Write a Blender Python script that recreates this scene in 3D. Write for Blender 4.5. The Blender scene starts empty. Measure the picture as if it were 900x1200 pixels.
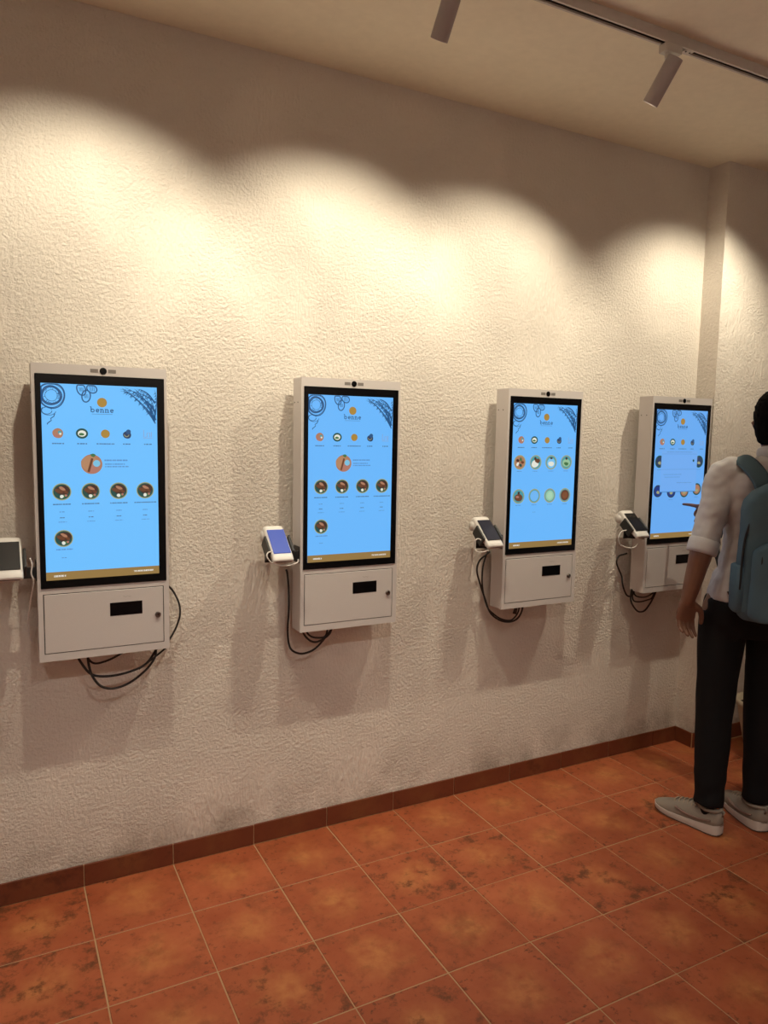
import bpy, bmesh, math, random
from mathutils import Vector, Matrix, noise

random.seed(7)
PI = math.pi
SC = bpy.context.scene
COL = SC.collection

# ------------------------------------------------------------------ camera
CAM_F = 872.5            # focal length in pixels of the 900 x 1200 frame
CAM_C = Vector((0.0, -2.5936, 1.5641))
CAM_R = ((0.88619167, 0.46213224, 0.03313786),
         (-0.46294899, 0.88035942, 0.10317716),
         (0.01850826, -0.10677588, 0.99411084))     # columns: right, forward, up
right = Vector([r[0] for r in CAM_R]); fwd = Vector([r[1] for r in CAM_R]); up = Vector([r[2] for r in CAM_R])
cd = bpy.data.cameras.new('camera')
cam = bpy.data.objects.new('camera', cd)
COL.objects.link(cam)
cd.sensor_fit = 'HORIZONTAL'; cd.sensor_width = 36.0
cd.lens = CAM_F / 900.0 * 36.0
cd.clip_start = 0.02
cam.matrix_world = Matrix(((right.x, up.x, -fwd.x, CAM_C.x), (right.y, up.y, -fwd.y, CAM_C.y),
                           (right.z, up.z, -fwd.z, CAM_C.z), (0, 0, 0, 1)))
SC.camera = cam


def at(u, v, y):
    """pixel of the photograph -> point on the plane at depth y"""
    d = right * ((u - 450) / CAM_F) + fwd + up * (-(v - 600) / CAM_F)
    return CAM_C + d * ((y - CAM_C.y) / d.y)


# ------------------------------------------------------------------ world, exposure
w = bpy.data.worlds.new('world'); SC.world = w; w.use_nodes = True
w.node_tree.nodes['Background'].inputs[0].default_value = (1.0, 0.85, 0.68, 1)
w.node_tree.nodes['Background'].inputs[1].default_value = 0.05
SC.view_settings.view_transform = 'Standard'
SC.view_settings.look = 'None'
SC.view_settings.exposure = 0.0
SC.view_settings.gamma = 1.0
SC.view_settings.use_curve_mapping = False
LAMP_COL = (1.0, 0.89, 0.67)
FILL_COL = (1.0, 0.94, 0.85)  # colour of the added fill lamps
LAMP_W = 46.0            # wall-washing track lamps
ROOM_FILL_W = 34.0            # added unseen fill lamps over the middle of the room
FAR_FILL_W = 52.0             # added unseen fill lamps, bounced off the opposite wall

# ------------------------------------------------------------------ measures
CEIL = 2.853
CORNER_X = 3.0946; JOG = 0.11
X0, X1, Y1 = -1.2735, 4.4265, -4.5066
TILE = 0.3; GX = 0.2265; GY = -0.0066
KX = [0.1053, 0.9618, 1.8574, 2.6707]
KW, KH, KD, KGAP, KTOP = 0.3939, 0.9156, 0.0816, 0.0422, 1.7506
KBOT = KTOP - KH


# ------------------------------------------------------------------ materials
def new_mat(name):
    m = bpy.data.materials.new(name); m.use_nodes = True
    return m, m.node_tree.nodes, m.node_tree.links, m.node_tree.nodes['Principled BSDF']


def mat(name, col, rough=0.5, metal=0.0, spec=0.5, bump=None, coat=0.0):
    m, n, l, b = new_mat(name)
    b.inputs['Base Color'].default_value = (*col, 1)
    b.inputs['Roughness'].default_value = rough
    b.inputs['Metallic'].default_value = metal
    b.inputs['Specular IOR Level'].default_value = spec
    b.inputs['Coat Weight'].default_value = coat
    tc = n.new('ShaderNodeTexCoord')
    nz = n.new('ShaderNodeTexNoise'); nz.inputs['Scale'].default_value = bump[0] if bump else 40
    nz.inputs['Detail'].default_value = 4
    l.new(tc.outputs['Object'], nz.inputs['Vector'])
    # faint mottling of the colour
    mx = n.new('ShaderNodeMix'); mx.data_type = 'RGBA'; mx.blend_type = 'MULTIPLY'
    mx.inputs[0].default_value = 0.12
    mx.inputs[6].default_value = (*col, 1)
    l.new(nz.outputs['Fac'], mx.inputs[7]); l.new(mx.outputs[2], b.inputs['Base Color'])
    if bump:
        bp = n.new('ShaderNodeBump'); bp.inputs['Strength'].default_value = bump[1]
        bp.inputs['Distance'].default_value = bump[2]
        l.new(nz.outputs['Fac'], bp.inputs['Height']); l.new(bp.outputs['Normal'], b.inputs['Normal'])
    return m


def emit(name, col, strength=1.0):
    m, n, l, b = new_mat(name)
    b.inputs['Base Color'].default_value = (0.01, 0.01, 0.01, 1)
    b.inputs['Roughness'].default_value = 0.35
    b.inputs['Emission Color'].default_value = (*col, 1)
    b.inputs['Emission Strength'].default_value = strength
    return m


def srgb(r, g, b):
    f = lambda c: (c / 12.92) if c <= 0.04045 else ((c + 0.055) / 1.055) ** 2.4
    return (f(r / 255), f(g / 255), f(b / 255))


def plaster(name, col, dirt=True):
    m, n, l, b = new_mat(name)
    b.inputs['Roughness'].default_value = 0.85
    b.inputs['Specular IOR Level'].default_value = 0.25
    tc = n.new('ShaderNodeTexCoord')
    V = tc.outputs['Object']
    # small lumps, broken ridges and patches dragged downwards by the trowel
    n1 = n.new('ShaderNodeTexNoise'); n1.inputs['Scale'].default_value = 88; n1.inputs['Detail'].default_value = 6
    n1.inputs['Roughness'].default_value = 0.62; n1.inputs['Distortion'].default_value = 0.15
    l.new(V, n1.inputs['Vector'])
    r1 = n.new('ShaderNodeValToRGB'); r1.color_ramp.elements[0].position = 0.36; r1.color_ramp.elements[1].position = 0.66
    l.new(n1.outputs['Fac'], r1.inputs[0])
    mp = n.new('ShaderNodeMapping'); mp.inputs['Scale'].default_value = (105, 105, 30)
    l.new(V, mp.inputs['Vector'])
    n2 = n.new('ShaderNodeTexNoise'); n2.inputs['Scale'].default_value = 1; n2.inputs['Detail'].default_value = 4
    l.new(mp.outputs[0], n2.inputs['Vector'])
    r2 = n.new('ShaderNodeValToRGB'); r2.color_ramp.elements[0].position = 0.38; r2.color_ramp.elements[1].position = 0.68
    l.new(n2.outputs['Fac'], r2.inputs[0])
    n3 = n.new('ShaderNodeTexNoise'); n3.inputs['Scale'].default_value = 2.6; n3.inputs['Detail'].default_value = 2
    l.new(V, n3.inputs['Vector'])
    r3 = n.new('ShaderNodeValToRGB'); r3.color_ramp.elements[0].position = 0.50; r3.color_ramp.elements[1].position = 0.72
    l.new(n3.outputs['Fac'], r3.inputs[0])
    mx = n.new('ShaderNodeMix'); mx.data_type = 'FLOAT'
    l.new(r3.outputs[0], mx.inputs[0]); l.new(r1.outputs[0], mx.inputs[2]); l.new(r2.outputs[0], mx.inputs[3])
    n4 = n.new('ShaderNodeTexNoise'); n4.inputs['Scale'].default_value = 9; n4.inputs['Detail'].default_value = 2
    l.new(V, n4.inputs['Vector'])
    bp = n.new('ShaderNodeBump'); bp.inputs['Strength'].default_value = 0.7; bp.inputs['Distance'].default_value = 0.005
    l.new(mx.outputs[0], bp.inputs['Height'])
    bp2 = n.new('ShaderNodeBump'); bp2.inputs['Strength'].default_value = 0.5; bp2.inputs['Distance'].default_value = 0.008
    l.new(n4.outputs['Fac'], bp2.inputs['Height']); l.new(bp.outputs['Normal'], bp2.inputs['Normal'])
    l.new(bp2.outputs['Normal'], b.inputs['Normal'])
    # colour: blotchy paint, grime splashed up from the floor
    n5 = n.new('ShaderNodeTexNoise'); n5.inputs['Scale'].default_value = 3.2; n5.inputs['Detail'].default_value = 6
    n5.inputs['Roughness'].default_value = 0.65
    l.new(V, n5.inputs['Vector'])
    c1 = n.new('ShaderNodeMix'); c1.data_type = 'RGBA'
    l.new(n5.outputs['Fac'], c1.inputs[0])
    c1.inputs[6].default_value = (*[c * 0.93 for c in col], 1); c1.inputs[7].default_value = (*[min(1, c * 1.05) for c in col], 1)
    out = c1.outputs[2]
    if dirt:
        sx = n.new('ShaderNodeSeparateXYZ'); l.new(V, sx.inputs[0])
        mr = n.new('ShaderNodeMapRange'); mr.inputs[1].default_value = 0.05; mr.inputs[2].default_value = 0.36
        mr.inputs[3].default_value = 1.0; mr.inputs[4].default_value = 0.0
        l.new(sx.outputs[2], mr.inputs[0])
        pw = n.new('ShaderNodeMath'); pw.operation = 'POWER'; pw.inputs[1].default_value = 1.7
        l.new(mr.outputs[0], pw.inputs[0])
        n6 = n.new('ShaderNodeTexNoise'); n6.inputs['Scale'].default_value = 4.4; n6.inputs['Detail'].default_value = 7
        n6.inputs['Roughness'].default_value = 0.7
        l.new(V, n6.inputs['Vector'])
        r6 = n.new('ShaderNodeValToRGB'); r6.color_ramp.elements[0].position = 0.40; r6.color_ramp.elements[1].position = 0.72
        l.new(n6.outputs['Fac'], r6.inputs[0])
        mu = n.new('ShaderNodeMath'); mu.operation = 'MULTIPLY'
        l.new(pw.outputs[0], mu.inputs[0]); l.new(r6.outputs[0], mu.inputs[1])
        mu2 = n.new('ShaderNodeMath'); mu2.operation = 'MULTIPLY'; mu2.inputs[1].default_value = 1.0
        l.new(mu.outputs[0], mu2.inputs[0])
        c2 = n.new('ShaderNodeMix'); c2.data_type = 'RGBA'
        l.new(mu2.outputs[0], c2.inputs[0]); l.new(out, c2.inputs[6]); c2.inputs[7].default_value = (0.20, 0.15, 0.11, 1)
        out = c2.outputs[2]
    l.new(out, b.inputs['Base Color'])
    return m


def terracotta(name, dark=0.0, size=0.3):
    """glazed terracotta with a pale worn middle, dark speckled edges; every tile gets its own pattern"""
    m, n, l, b = new_mat(name)
    tc = n.new('ShaderNodeTexCoord'); oi = n.new('ShaderNodeObjectInfo')
    sc = n.new('ShaderNodeVectorMath'); sc.operation = 'SCALE'; sc.inputs[3].default_value = 37.0
    cb = n.new('ShaderNodeCombineXYZ')
    for k in range(3): l.new(oi.outputs['Random'], cb.inputs[k])
    l.new(cb.outputs[0], sc.inputs[0])
    ad = n.new('ShaderNodeVectorMath'); ad.operation = 'ADD'
    l.new(tc.outputs['Object'], ad.inputs[0]); l.new(sc.outputs[0], ad.inputs[1])
    V = ad.outputs[0]

    def nz(scale, det, rough=0.6, dist=0.0):
        t = n.new('ShaderNodeTexNoise'); t.inputs['Scale'].default_value = scale; t.inputs['Detail'].default_value = det
        t.inputs['Roughness'].default_value = rough; t.inputs['Distortion'].default_value = dist
        l.new(V, t.inputs['Vector']); return t.outputs['Fac']

    def ramp(v, a, c):
        r = n.new('ShaderNodeValToRGB'); r.color_ramp.elements[0].position = a; r.color_ramp.elements[1].position = c
        l.new(v, r.inputs[0]); return r.outputs[0]

    def mth(op, a, c):
        t = n.new('ShaderNodeMath'); t.operation = op
        for k, q in ((0, a), (1, c)):
            if isinstance(q, (int, float)): t.inputs[k].default_value = q
            else: l.new(q, t.inputs[k])
        return t.outputs[0]

    def mix(f, a, c):
        t = n.new('ShaderNodeMix'); t.data_type = 'RGBA'
        if isinstance(f, (int, float)): t.inputs[0].default_value = f
        else: l.new(f, t.inputs[0])
        for k, q in ((6, a), (7, c)):
            if isinstance(q, tuple): t.inputs[k].default_value = (*q, 1)
            else: l.new(q, t.inputs[k])
        return t.outputs[2]

    base = mix(ramp(nz(7, 5), 0.3, 0.7), (0.33, 0.074, 0.028), (0.45, 0.122, 0.048))
    base = mix(mth('MULTIPLY', oi.outputs['Random'], 0.35), base, (0.27, 0.066, 0.022))
    # worn pale middle
    ln = n.new('ShaderNodeVectorMath'); ln.operation = 'LENGTH'; l.new(tc.outputs['Object'], ln.inputs[0])
    dist = mth('ADD', ln.outputs['Value'], mth('MULTIPLY', mth('SUBTRACT', nz(10, 4), 0.5), 0.16))
    mr = n.new('ShaderNodeMapRange'); mr.inputs[1].default_value = 0.015; mr.inputs[2].default_value = 0.105
    mr.inputs[3].default_value = 0.62; mr.inputs[4].default_value = 0.0
    l.new(dist, mr.inputs[0])
    base = mix(mth('MULTIPLY', mr.outputs[0], ramp(nz(22, 5), 0.3, 0.62)), base, (0.56, 0.235, 0.075))
    # dark flecks crowding towards the edges
    me = n.new('ShaderNodeMapRange'); me.inputs[1].default_value = 0.07; me.inputs[2].default_value = 0.17
    me.inputs[3].default_value = 0.0; me.inputs[4].default_value = 1.0
    l.new(dist, me.inputs[0])
    fl = mth('MULTIPLY', ramp(nz(46, 6, 0.7), 0.56, 0.66), me.outputs[0])
    base = mix(mth('MULTIPLY', fl, 0.9), base, (0.085, 0.028, 0.012))
    bl = ramp(nz(13, 6, 0.72), 0.52, 0.64)
    # some tiles are heavily mottled
    sel = n.new('ShaderNodeMath'); sel.operation = 'GREATER_THAN'; sel.inputs[1].default_value = 0.62
    rr = mth('FRACT', mth('MULTIPLY', oi.outputs['Random'], 17.3), 0)
    l.new(rr, sel.inputs[0])
    amt = mth('ADD', mth('MULTIPLY', sel.outputs[0], 0.62), 0.34)
    base = mix(mth('MULTIPLY', bl, amt), base, (0.13, 0.040, 0.014))
    if dark: base = mix(dark, base, (0.10, 0.026, 0.012))
    l.new(base, b.inputs['Base Color'])
    l.new(mth('ADD', mth('MULTIPLY', nz(30, 3), 0.25), 0.38), b.inputs['Roughness'])
    b.inputs['Specular IOR Level'].default_value = 0.35
    bp = n.new('ShaderNodeBump'); bp.inputs['Strength'].default_value = 0.25; bp.inputs['Distance'].default_value = 0.0015
    l.new(nz(24, 5), bp.inputs['Height']); l.new(bp.outputs['Normal'], b.inputs['Normal'])
    return m


M = {}
M['plaster'] = plaster('cream_stucco', (0.78, 0.72, 0.65))
M['ceiling'] = mat('ceiling_paint', (0.92, 0.85, 0.69), 0.9, spec=0.2, bump=(30, 0.08, 0.002))
M['tile'] = terracotta('terracotta_tile')
M['skirting'] = terracotta('terracotta_skirting', 0.78)
M['grout'] = mat('sand_grout', (0.50, 0.31, 0.17), 0.9, spec=0.1, bump=(120, 0.4, 0.002))
M['metal'] = mat('powder_coated_metal', (0.66, 0.62, 0.61), 0.42, spec=0.4, bump=(600, 0.06, 0.0005))
M['black'] = mat('black_plastic', (0.012, 0.012, 0.013), 0.42)
M['glass'] = mat('black_bezel_glass', (0.004, 0.004, 0.005), 0.16, spec=0.2)
M['gapdark'] = mat('gap_shade_and_bracket', (0.02, 0.018, 0.017), 0.8)  # near-black for the painted door-gap shade, the keyhole and the bracket
M['grille'] = mat('grey_mesh', (0.22, 0.20, 0.19), 0.6, bump=(900, 0.4, 0.001))
M['chrome'] = mat('worn_chrome', (0.22, 0.20, 0.19), 0.3, 1.0)
M['white'] = mat('white_plastic', (0.80, 0.77, 0.74), 0.4)
M['cable'] = mat('black_rubber', (0.015, 0.012, 0.011), 0.5)
M['wcable'] = mat('white_rubber', (0.74, 0.70, 0.66), 0.5)
M['rail'] = mat('white_rail', (0.62, 0.57, 0.52), 0.5)
M['lampbody'] = mat('lamp_paint', (0.46, 0.41, 0.40), 0.55)
M['slot'] = mat('rail_slot', (0.03, 0.025, 0.022), 0.6)
M['lens'] = emit('lamp_lens', (1.0, 0.84, 0.62), 6.0)
M['print'] = mat('grey_print', (0.25, 0.23, 0.22), 0.6)

# emissive print of the screens (a lit display gives off light)
EM = {}


def E_(r, g, b, s=1.0):
    k = (r, g, b, s)
    if k not in EM:
        EM[k] = emit('screen_%02x%02x%02x' % (r, g, b), srgb(r, g, b), s)
    return EM[k]


# ------------------------------------------------------------------ mesh helpers
def link(name, me, material, parent=None):
    o = bpy.data.objects.new(name, me); COL.objects.link(o)
    if material is not None:
        if isinstance(material, (list, tuple)):
            for q in material: me.materials.append(q)
        else: me.materials.append(material)
    if parent: o.parent = parent
    return o


def obj(name, bm, material, parent=None, smooth=False, loc=None):
    me = bpy.data.meshes.new(name)
    bmesh.ops.recalc_face_normals(bm, faces=bm.faces)
    if smooth:
        for f in bm.faces: f.smooth = True
    bm.to_mesh(me); bm.free()
    o = link(name, me, material, parent)
    if loc: o.location = loc
    return o


def empty(name, loc, rz=0.0):
    o = bpy.data.objects.new(name, None); COL.objects.link(o)
    o.empty_display_size = 0.1; o.location = loc; o.rotation_euler = (0, 0, rz)
    return o


def tag(o, label, cat=None, group=None, kind=None):
    o['label'] = label
    if cat: o['category'] = cat
    if group: o['group'] = group
    if kind: o['kind'] = kind
    return o


def box(bm, x0, x1, y0, y1, z0, z1, bev=0.0, seg=2, T=None):
    vs = [bm.verts.new((x, y, z)) for z in (z0, z1) for y in (y0, y1) for x in (x0, x1)]
    fs = [bm.faces.new([vs[i] for i in q]) for q in
          ((0, 2, 3, 1), (4, 5, 7, 6), (0, 1, 5, 4), (2, 6, 7, 3), (0, 4, 6, 2), (1, 3, 7, 5))]
    if bev > 0:
        es = list({e for f in fs for e in f.edges})
        r = bmesh.ops.bevel(bm, geom=es, offset=bev, segments=seg, profile=0.6, affect='EDGES')
        vs = list({v for f in r['faces'] for v in f.verts} | {v for v in vs if v.is_valid})
    if T is not None:
        for v in vs: v.co = T @ v.co
    return vs


def bx(name, x0, x1, y0, y1, z0, z1, material, parent=None, bev=0.0, seg=2):
    bm = bmesh.new(); box(bm, x0, x1, y0, y1, z0, z1, bev, seg)
    return obj(name, bm, material, parent)


def lathe(bm, prof, n=24, T=None):
    """prof: (r, z) pairs turned about z"""
    rings = []
    for r, z in prof:
        if r < 1e-6: rings.append([bm.verts.new((0, 0, z))])
        else: rings.append([bm.verts.new((r * math.cos(2 * PI * k / n), r * math.sin(2 * PI * k / n), z)) for k in range(n)])
    for a, c in zip(rings, rings[1:]):
        for k in range(n):
            k2 = (k + 1) % n
            if len(a) == 1 and len(c) == 1: continue
            if len(a) == 1: bm.faces.new((a[0], c[k], c[k2]))
            elif len(c) == 1: bm.faces.new((a[k], a[k2], c[0]))
            else: bm.faces.new((a[k], a[k2], c[k2], c[k]))
    if T is not None:
        for rg in rings:
            for v in rg: v.co = T @ v.co


def spline(pts, n=6):
    """Catmull-Rom through the points"""
    P = [Vector(q) for q in pts]; out = []
    for i in range(len(P) - 1):
        a = P[i - 1] if i else P[0] * 2 - P[1]
        b_, c = P[i], P[i + 1]
        d = P[i + 2] if i + 2 < len(P) else P[-1] * 2 - P[-2]
        for k in range(n):
            t = k / n
            out.append(0.5 * ((2 * b_) + (c - a) * t + (2 * a - 5 * b_ + 4 * c - d) * t * t + (3 * b_ - a - 3 * c + d) * t ** 3))
    out.append(P[-1]); return out


def tube(bm, pts, rad, n=8, ref=Vector((0, 0, 1)), flat=1.0, cap=True, round_ends=False):
    """tube through points; rad a number or list of (r1, r2) / numbers; r1 along side, r2 along up"""
    P = [Vector(p) for p in pts]
    R_ = [rad] * len(P) if isinstance(rad, (int, float)) else list(rad)
    R_ = [(r, r * flat) if isinstance(r, (int, float)) else r for r in R_]
    if round_ends:
        t0 = (P[0] - P[1]).normalized(); t1 = (P[-1] - P[-2]).normalized()
        e0 = min(R_[0]); e1 = min(R_[-1])
        P = [P[0] + t0 * e0 * 0.95, P[0] + t0 * e0 * 0.6] + P + [P[-1] + t1 * e1 * 0.6, P[-1] + t1 * e1 * 0.95]
        s = lambda r, k: (r[0] * k, r[1] * k)
        R_ = [s(R_[0], 0.35), s(R_[0], 0.8)] + R_ + [s(R_[-1], 0.8), s(R_[-1], 0.35)]
    rings = []; side = None
    for i, p in enumerate(P):
        t = (P[min(i + 1, len(P) - 1)] - P[max(i - 1, 0)])
        t = t.normalized() if t.length > 1e-9 else Vector((0, 0, 1))
        if side is None:
            rf = ref if abs(t.dot(ref)) < 0.95 else Vector((1, 0, 0))
            side = t.cross(rf).normalized()
        else:
            side = (side - t * side.dot(t)).normalized()
        upv = side.cross(t).normalized()
        rings.append([bm.verts.new(p + side * (R_[i][0] * math.cos(2 * PI * k / n)) + upv * (R_[i][1] * math.sin(2 * PI * k / n))) for k in range(n)])
    for a, c in zip(rings, rings[1:]):
        for k in range(n):
            bm.faces.new((a[k], a[(k + 1) % n], c[(k + 1) % n], c[k]))
    if cap:
        bm.faces.new(rings[0][::-1]); bm.faces.new(rings[-1])
    return rings


def loft(bm, rings, cap=True):
    V = [[bm.verts.new(p) for p in r] for r in rings]
    n = len(V[0])
    for a, c in zip(V, V[1:]):
        for k in range(n): bm.faces.new((a[k], a[(k + 1) % n], c[(k + 1) % n], c[k]))
    if cap:
        bm.faces.new(V[0][::-1]); bm.faces.new(V[-1])
    return V


def sup(c, ax, ay, a, b, e=2.0, n=24):
    """superellipse ring about c in the plane of ax, ay"""
    out = []
    for k in range(n):
        t = 2 * PI * k / n; cs, sn = math.cos(t), math.sin(t)
        x = math.copysign(abs(cs) ** (2 / e), cs) * a; y = math.copysign(abs(sn) ** (2 / e), sn) * b
        out.append(c + ax * x + ay * y)
    return out


def fuse(name, bm, voxel, smooth, material, parent=None, shape=None):
    """weld closed overlapping shapes into ONE continuous surface"""
    me = bpy.data.meshes.new(name + '_src'); bmesh.ops.recalc_face_normals(bm, faces=bm.faces); bm.to_mesh(me); bm.free()
    o = bpy.data.objects.new(name + '_src', me); COL.objects.link(o)
    md = o.modifiers.new('r', 'REMESH'); md.mode = 'VOXEL'; md.voxel_size = voxel; md.use_smooth_shade = True
    if smooth:
        sm = o.modifiers.new('s', 'SMOOTH'); sm.iterations = smooth; sm.factor = 0.5
    dg = bpy.context.evaluated_depsgraph_get()
    m2 = bpy.data.meshes.new_from_object(o.evaluated_get(dg))
    bpy.data.objects.remove(o); bpy.data.meshes.remove(me)
    m2.name = name
    if shape:
        nv = [v.normal.copy() for v in m2.vertices]
        for v, nn in zip(m2.vertices, nv): v.co = shape(v.co.copy(), nn)
    for p in m2.polygons: p.use_smooth = True
    m2.update()
    return link(name, m2, material, parent)


# ================================================================== the room
def struct(name, bm, material):
    o = obj(name, bm, material); o['kind'] = 'structure'; return o


bm = bmesh.new(); box(bm, X0 - 0.1, CORNER_X, 0.0, 0.15, -0.05, CEIL + 0.1)
tag(struct('wall_back', bm, M['plaster']), 'cream stucco wall behind the four ordering kiosks')
bm = bmesh.new(); box(bm, CORNER_X, X1, -JOG, 0.15, -0.05, CEIL + 0.1)
tag(struct('wall_back_pier', bm, M['plaster']), 'cream stucco wall stepping forward right of the last kiosk')
bm = bmesh.new(); box(bm, X1, X1 + 0.1, Y1, 0.15, -0.05, CEIL + 0.1)
struct('wall_right', bm, M['plaster'])
bm = bmesh.new(); box(bm, X0 - 0.1, X0, Y1, 0.0, -0.05, CEIL + 0.1)
struct('wall_left', bm, M['plaster'])
bm = bmesh.new(); box(bm, X0 - 0.1, X1 + 0.1, Y1 - 0.1, Y1, -0.05, CEIL + 0.1)
struct('wall_front', bm, M['plaster'])
bm = bmesh.new(); box(bm, X0, X1, Y1, 0.0, CEIL, CEIL + 0.1)
tag(struct('ceiling', bm, M['ceiling']), 'plain cream painted ceiling')
bm = bmesh.new(); box(bm, X0, X1, Y1, 0.0, -0.05, -0.0022)
floor = tag(struct('floor', bm, M['grout']), 'terracotta tiled floor with sandy grout joints')


def tile_mesh(name, sx, sy, h, bev):
    bm = bmesh.new(); box(bm, -sx / 2, sx / 2, -sy / 2, sy / 2, -h, 0)
    top = [e for e in bm.edges if all(abs(v.co.z) < 1e-6 for v in e.verts)]
    bmesh.ops.bevel(bm, geom=top, offset=bev, segments=1, affect='EDGES')
    me = bpy.data.meshes.new(name); bmesh.ops.recalc_face_normals(bm, faces=bm.faces); bm.to_mesh(me); bm.free()
    return me


tm = tile_mesh('floor_tile', TILE - 0.0042, TILE - 0.0042, 0.008, 0.0012); tm.materials.append(M['tile'])
nx0 = int(round((X0 - GX) / TILE)); nx1 = int(round((X1 - GX) / TILE))
ny = int(round(-(Y1 - GY) / TILE))
for i in range(nx0, nx1):
    for j in range(ny):
        cx = GX + (i + 0.5) * TILE; cy = GY - (j + 0.5) * TILE
        if j == 0 and cx - 0.15 > CORNER_X - 0.02: continue         # cut row in front of the pier, below
        o = bpy.data.objects.new('floor_tile', tm); COL.objects.link(o); o.parent = floor
        o.location = (cx + random.uniform(-.0006, .0006), cy + random.uniform(-.0006, .0006), random.uniform(-.0005, 0))
        o.rotation_euler = (0, 0, random.uniform(-.002, .002))
# cut tiles along the pier
ct = tile_mesh('floor_tile_cut', TILE - 0.0042, 0.182, 0.008, 0.0012); ct.materials.append(M['tile'])
for i in range(nx0, nx1):
    cx = GX + (i + 0.5) * TILE
    if cx - 0.15 > CORNER_X - 0.02:
        o = bpy.data.objects.new('floor_tile', ct); COL.objects.link(o); o.parent = floor
        o.location = (cx, GY - TILE + 0.0021 + 0.091, 0)


# skirting of cut terracotta tiles
def skirting(name, p0, p1, nrm, joints, label):
    """p0-p1 along the wall foot, nrm out of the wall; joints: distances of the joints from p0"""
    p0, p1, nrm = Vector(p0), Vector(p1), Vector(nrm)
    ln = (p1 - p0).length; d = (p1 - p0) / ln
    T = Matrix(((d.x, nrm.x, 0, p0.x), (d.y, nrm.y, 0, p0.y), (0, 0, 1, 0), (0, 0, 0, 1)))
    bm = bmesh.new(); box(bm, 0.0, ln, 0.0, 0.0048, -0.002, 0.074, T=T)
    base = struct(name, bm, M['grout']); base['label'] = label
    cuts = [0.0] + [q for q in joints if 0.02 < q < ln - 0.02] + [ln]
    for a, c in zip(cuts, cuts[1:]):
        bm = bmesh.new()
        w_ = (c - a) / 2 - 0.0016
        box(bm, -w_, w_, -0.0035, 0.0035, -0.038, 0.038, 0.001, 1)
        o = obj('skirting_tile', bm, M['skirting'], base)
        o.matrix_local = T @ Matrix.Translation(((a + c) / 2, 0.0045 + random.uniform(-.0004, .0006), 0.0385 + random.uniform(-.001, .001)))
    return base


skirting('baseboard_back', (X0, 0, 0), (CORNER_X, 0, 0), (0, -1, 0), [GX + k * TILE - X0 for k in range(nx0 + 1, nx1)], 'terracotta skirting along the kiosk wall')
skirting('baseboard_pier_side', (CORNER_X, -0.008, 0), (CORNER_X, -JOG, 0), (-1, 0, 0), [], 'short terracotta skirting on the step of the wall')
skirting('baseboard_pier', (CORNER_X - 0.008, -JOG, 0), (X1, -JOG, 0), (0, -1, 0), [0.14 + TILE * k for k in range(0, 5)], 'terracotta skirting along the stepped-out wall')
skirting('baseboard_right', (X1, -JOG - 0.008, 0), (X1, Y1, 0), (-1, 0, 0), [TILE * k for k in range(1, 15)], 'terracotta skirting of the right wall')
skirting('baseboard_left', (X0, Y1, 0), (X0, -0.008, 0), (1, 0, 0), [TILE * k for k in range(1, 15)], 'terracotta skirting of the left wall')
skirting('baseboard_front', (X0 + 0.008, Y1, 0), (X1 - 0.008, Y1, 0), (0, 1, 0), [TILE * k for k in range(1, 19)], 'terracotta skirting of the wall behind the camera')


# ================================================================== track and lamps
def track(yc, xa, xb, joint, label):
    t = empty('lighting_track', ((xa + xb) / 2, yc, CEIL))
    h = 0.033; c = (xa + xb) / 2
    segs = [(xa - c, joint - c - 0.002), (joint - c + 0.03, xb - c)]
    for a, b_ in segs:
        bm = bmesh.new()
        box(bm, a, b_, -0.016, 0.016, -0.012, 0)
        box(bm, a, b_, -0.016, -0.009, -h, -0.012)
        box(bm, a, b_, 0.009, 0.016, -h, -0.012)
        r = obj('rail', bm, M['rail'], t)
        bm = bmesh.new()
        box(bm, a, b_, -0.009, 0.009, -0.016, -0.0125)
        for s in (-1, 1): box(bm, a, b_, s * 0.0088 - 0.0012, s * 0.0088 + 0.0012, -0.026, -0.021)
        obj('conductor_slot', bm, M['slot'], r)
    bm = bmesh.new(); box(bm, joint - c - 0.004, joint - c + 0.032, -0.0165, 0.0165, -h - 0.001, 0, 0.001, 1)
    j = obj('joint_connector', bm, M['rail'], t)
    for k in (0.004, 0.022):
        bm = bmesh.new(); lathe(bm, [(0, -0.001), (0.003, -0.001), (0.003, 0.001), (0, 0.001)], 10, Matrix.Translation((joint - c + k, 0, -h - 0.0015)))
        obj('screw', bm, M['slot'], j)
    for e in (xa - c, xb - c): bx('end_cap', e - 0.006, e + 0.006, -0.017, 0.017, -h - 0.001, 0, M['rail'], t, 0.001, 1)
    return tag(t, label, 'lighting track')


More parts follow.
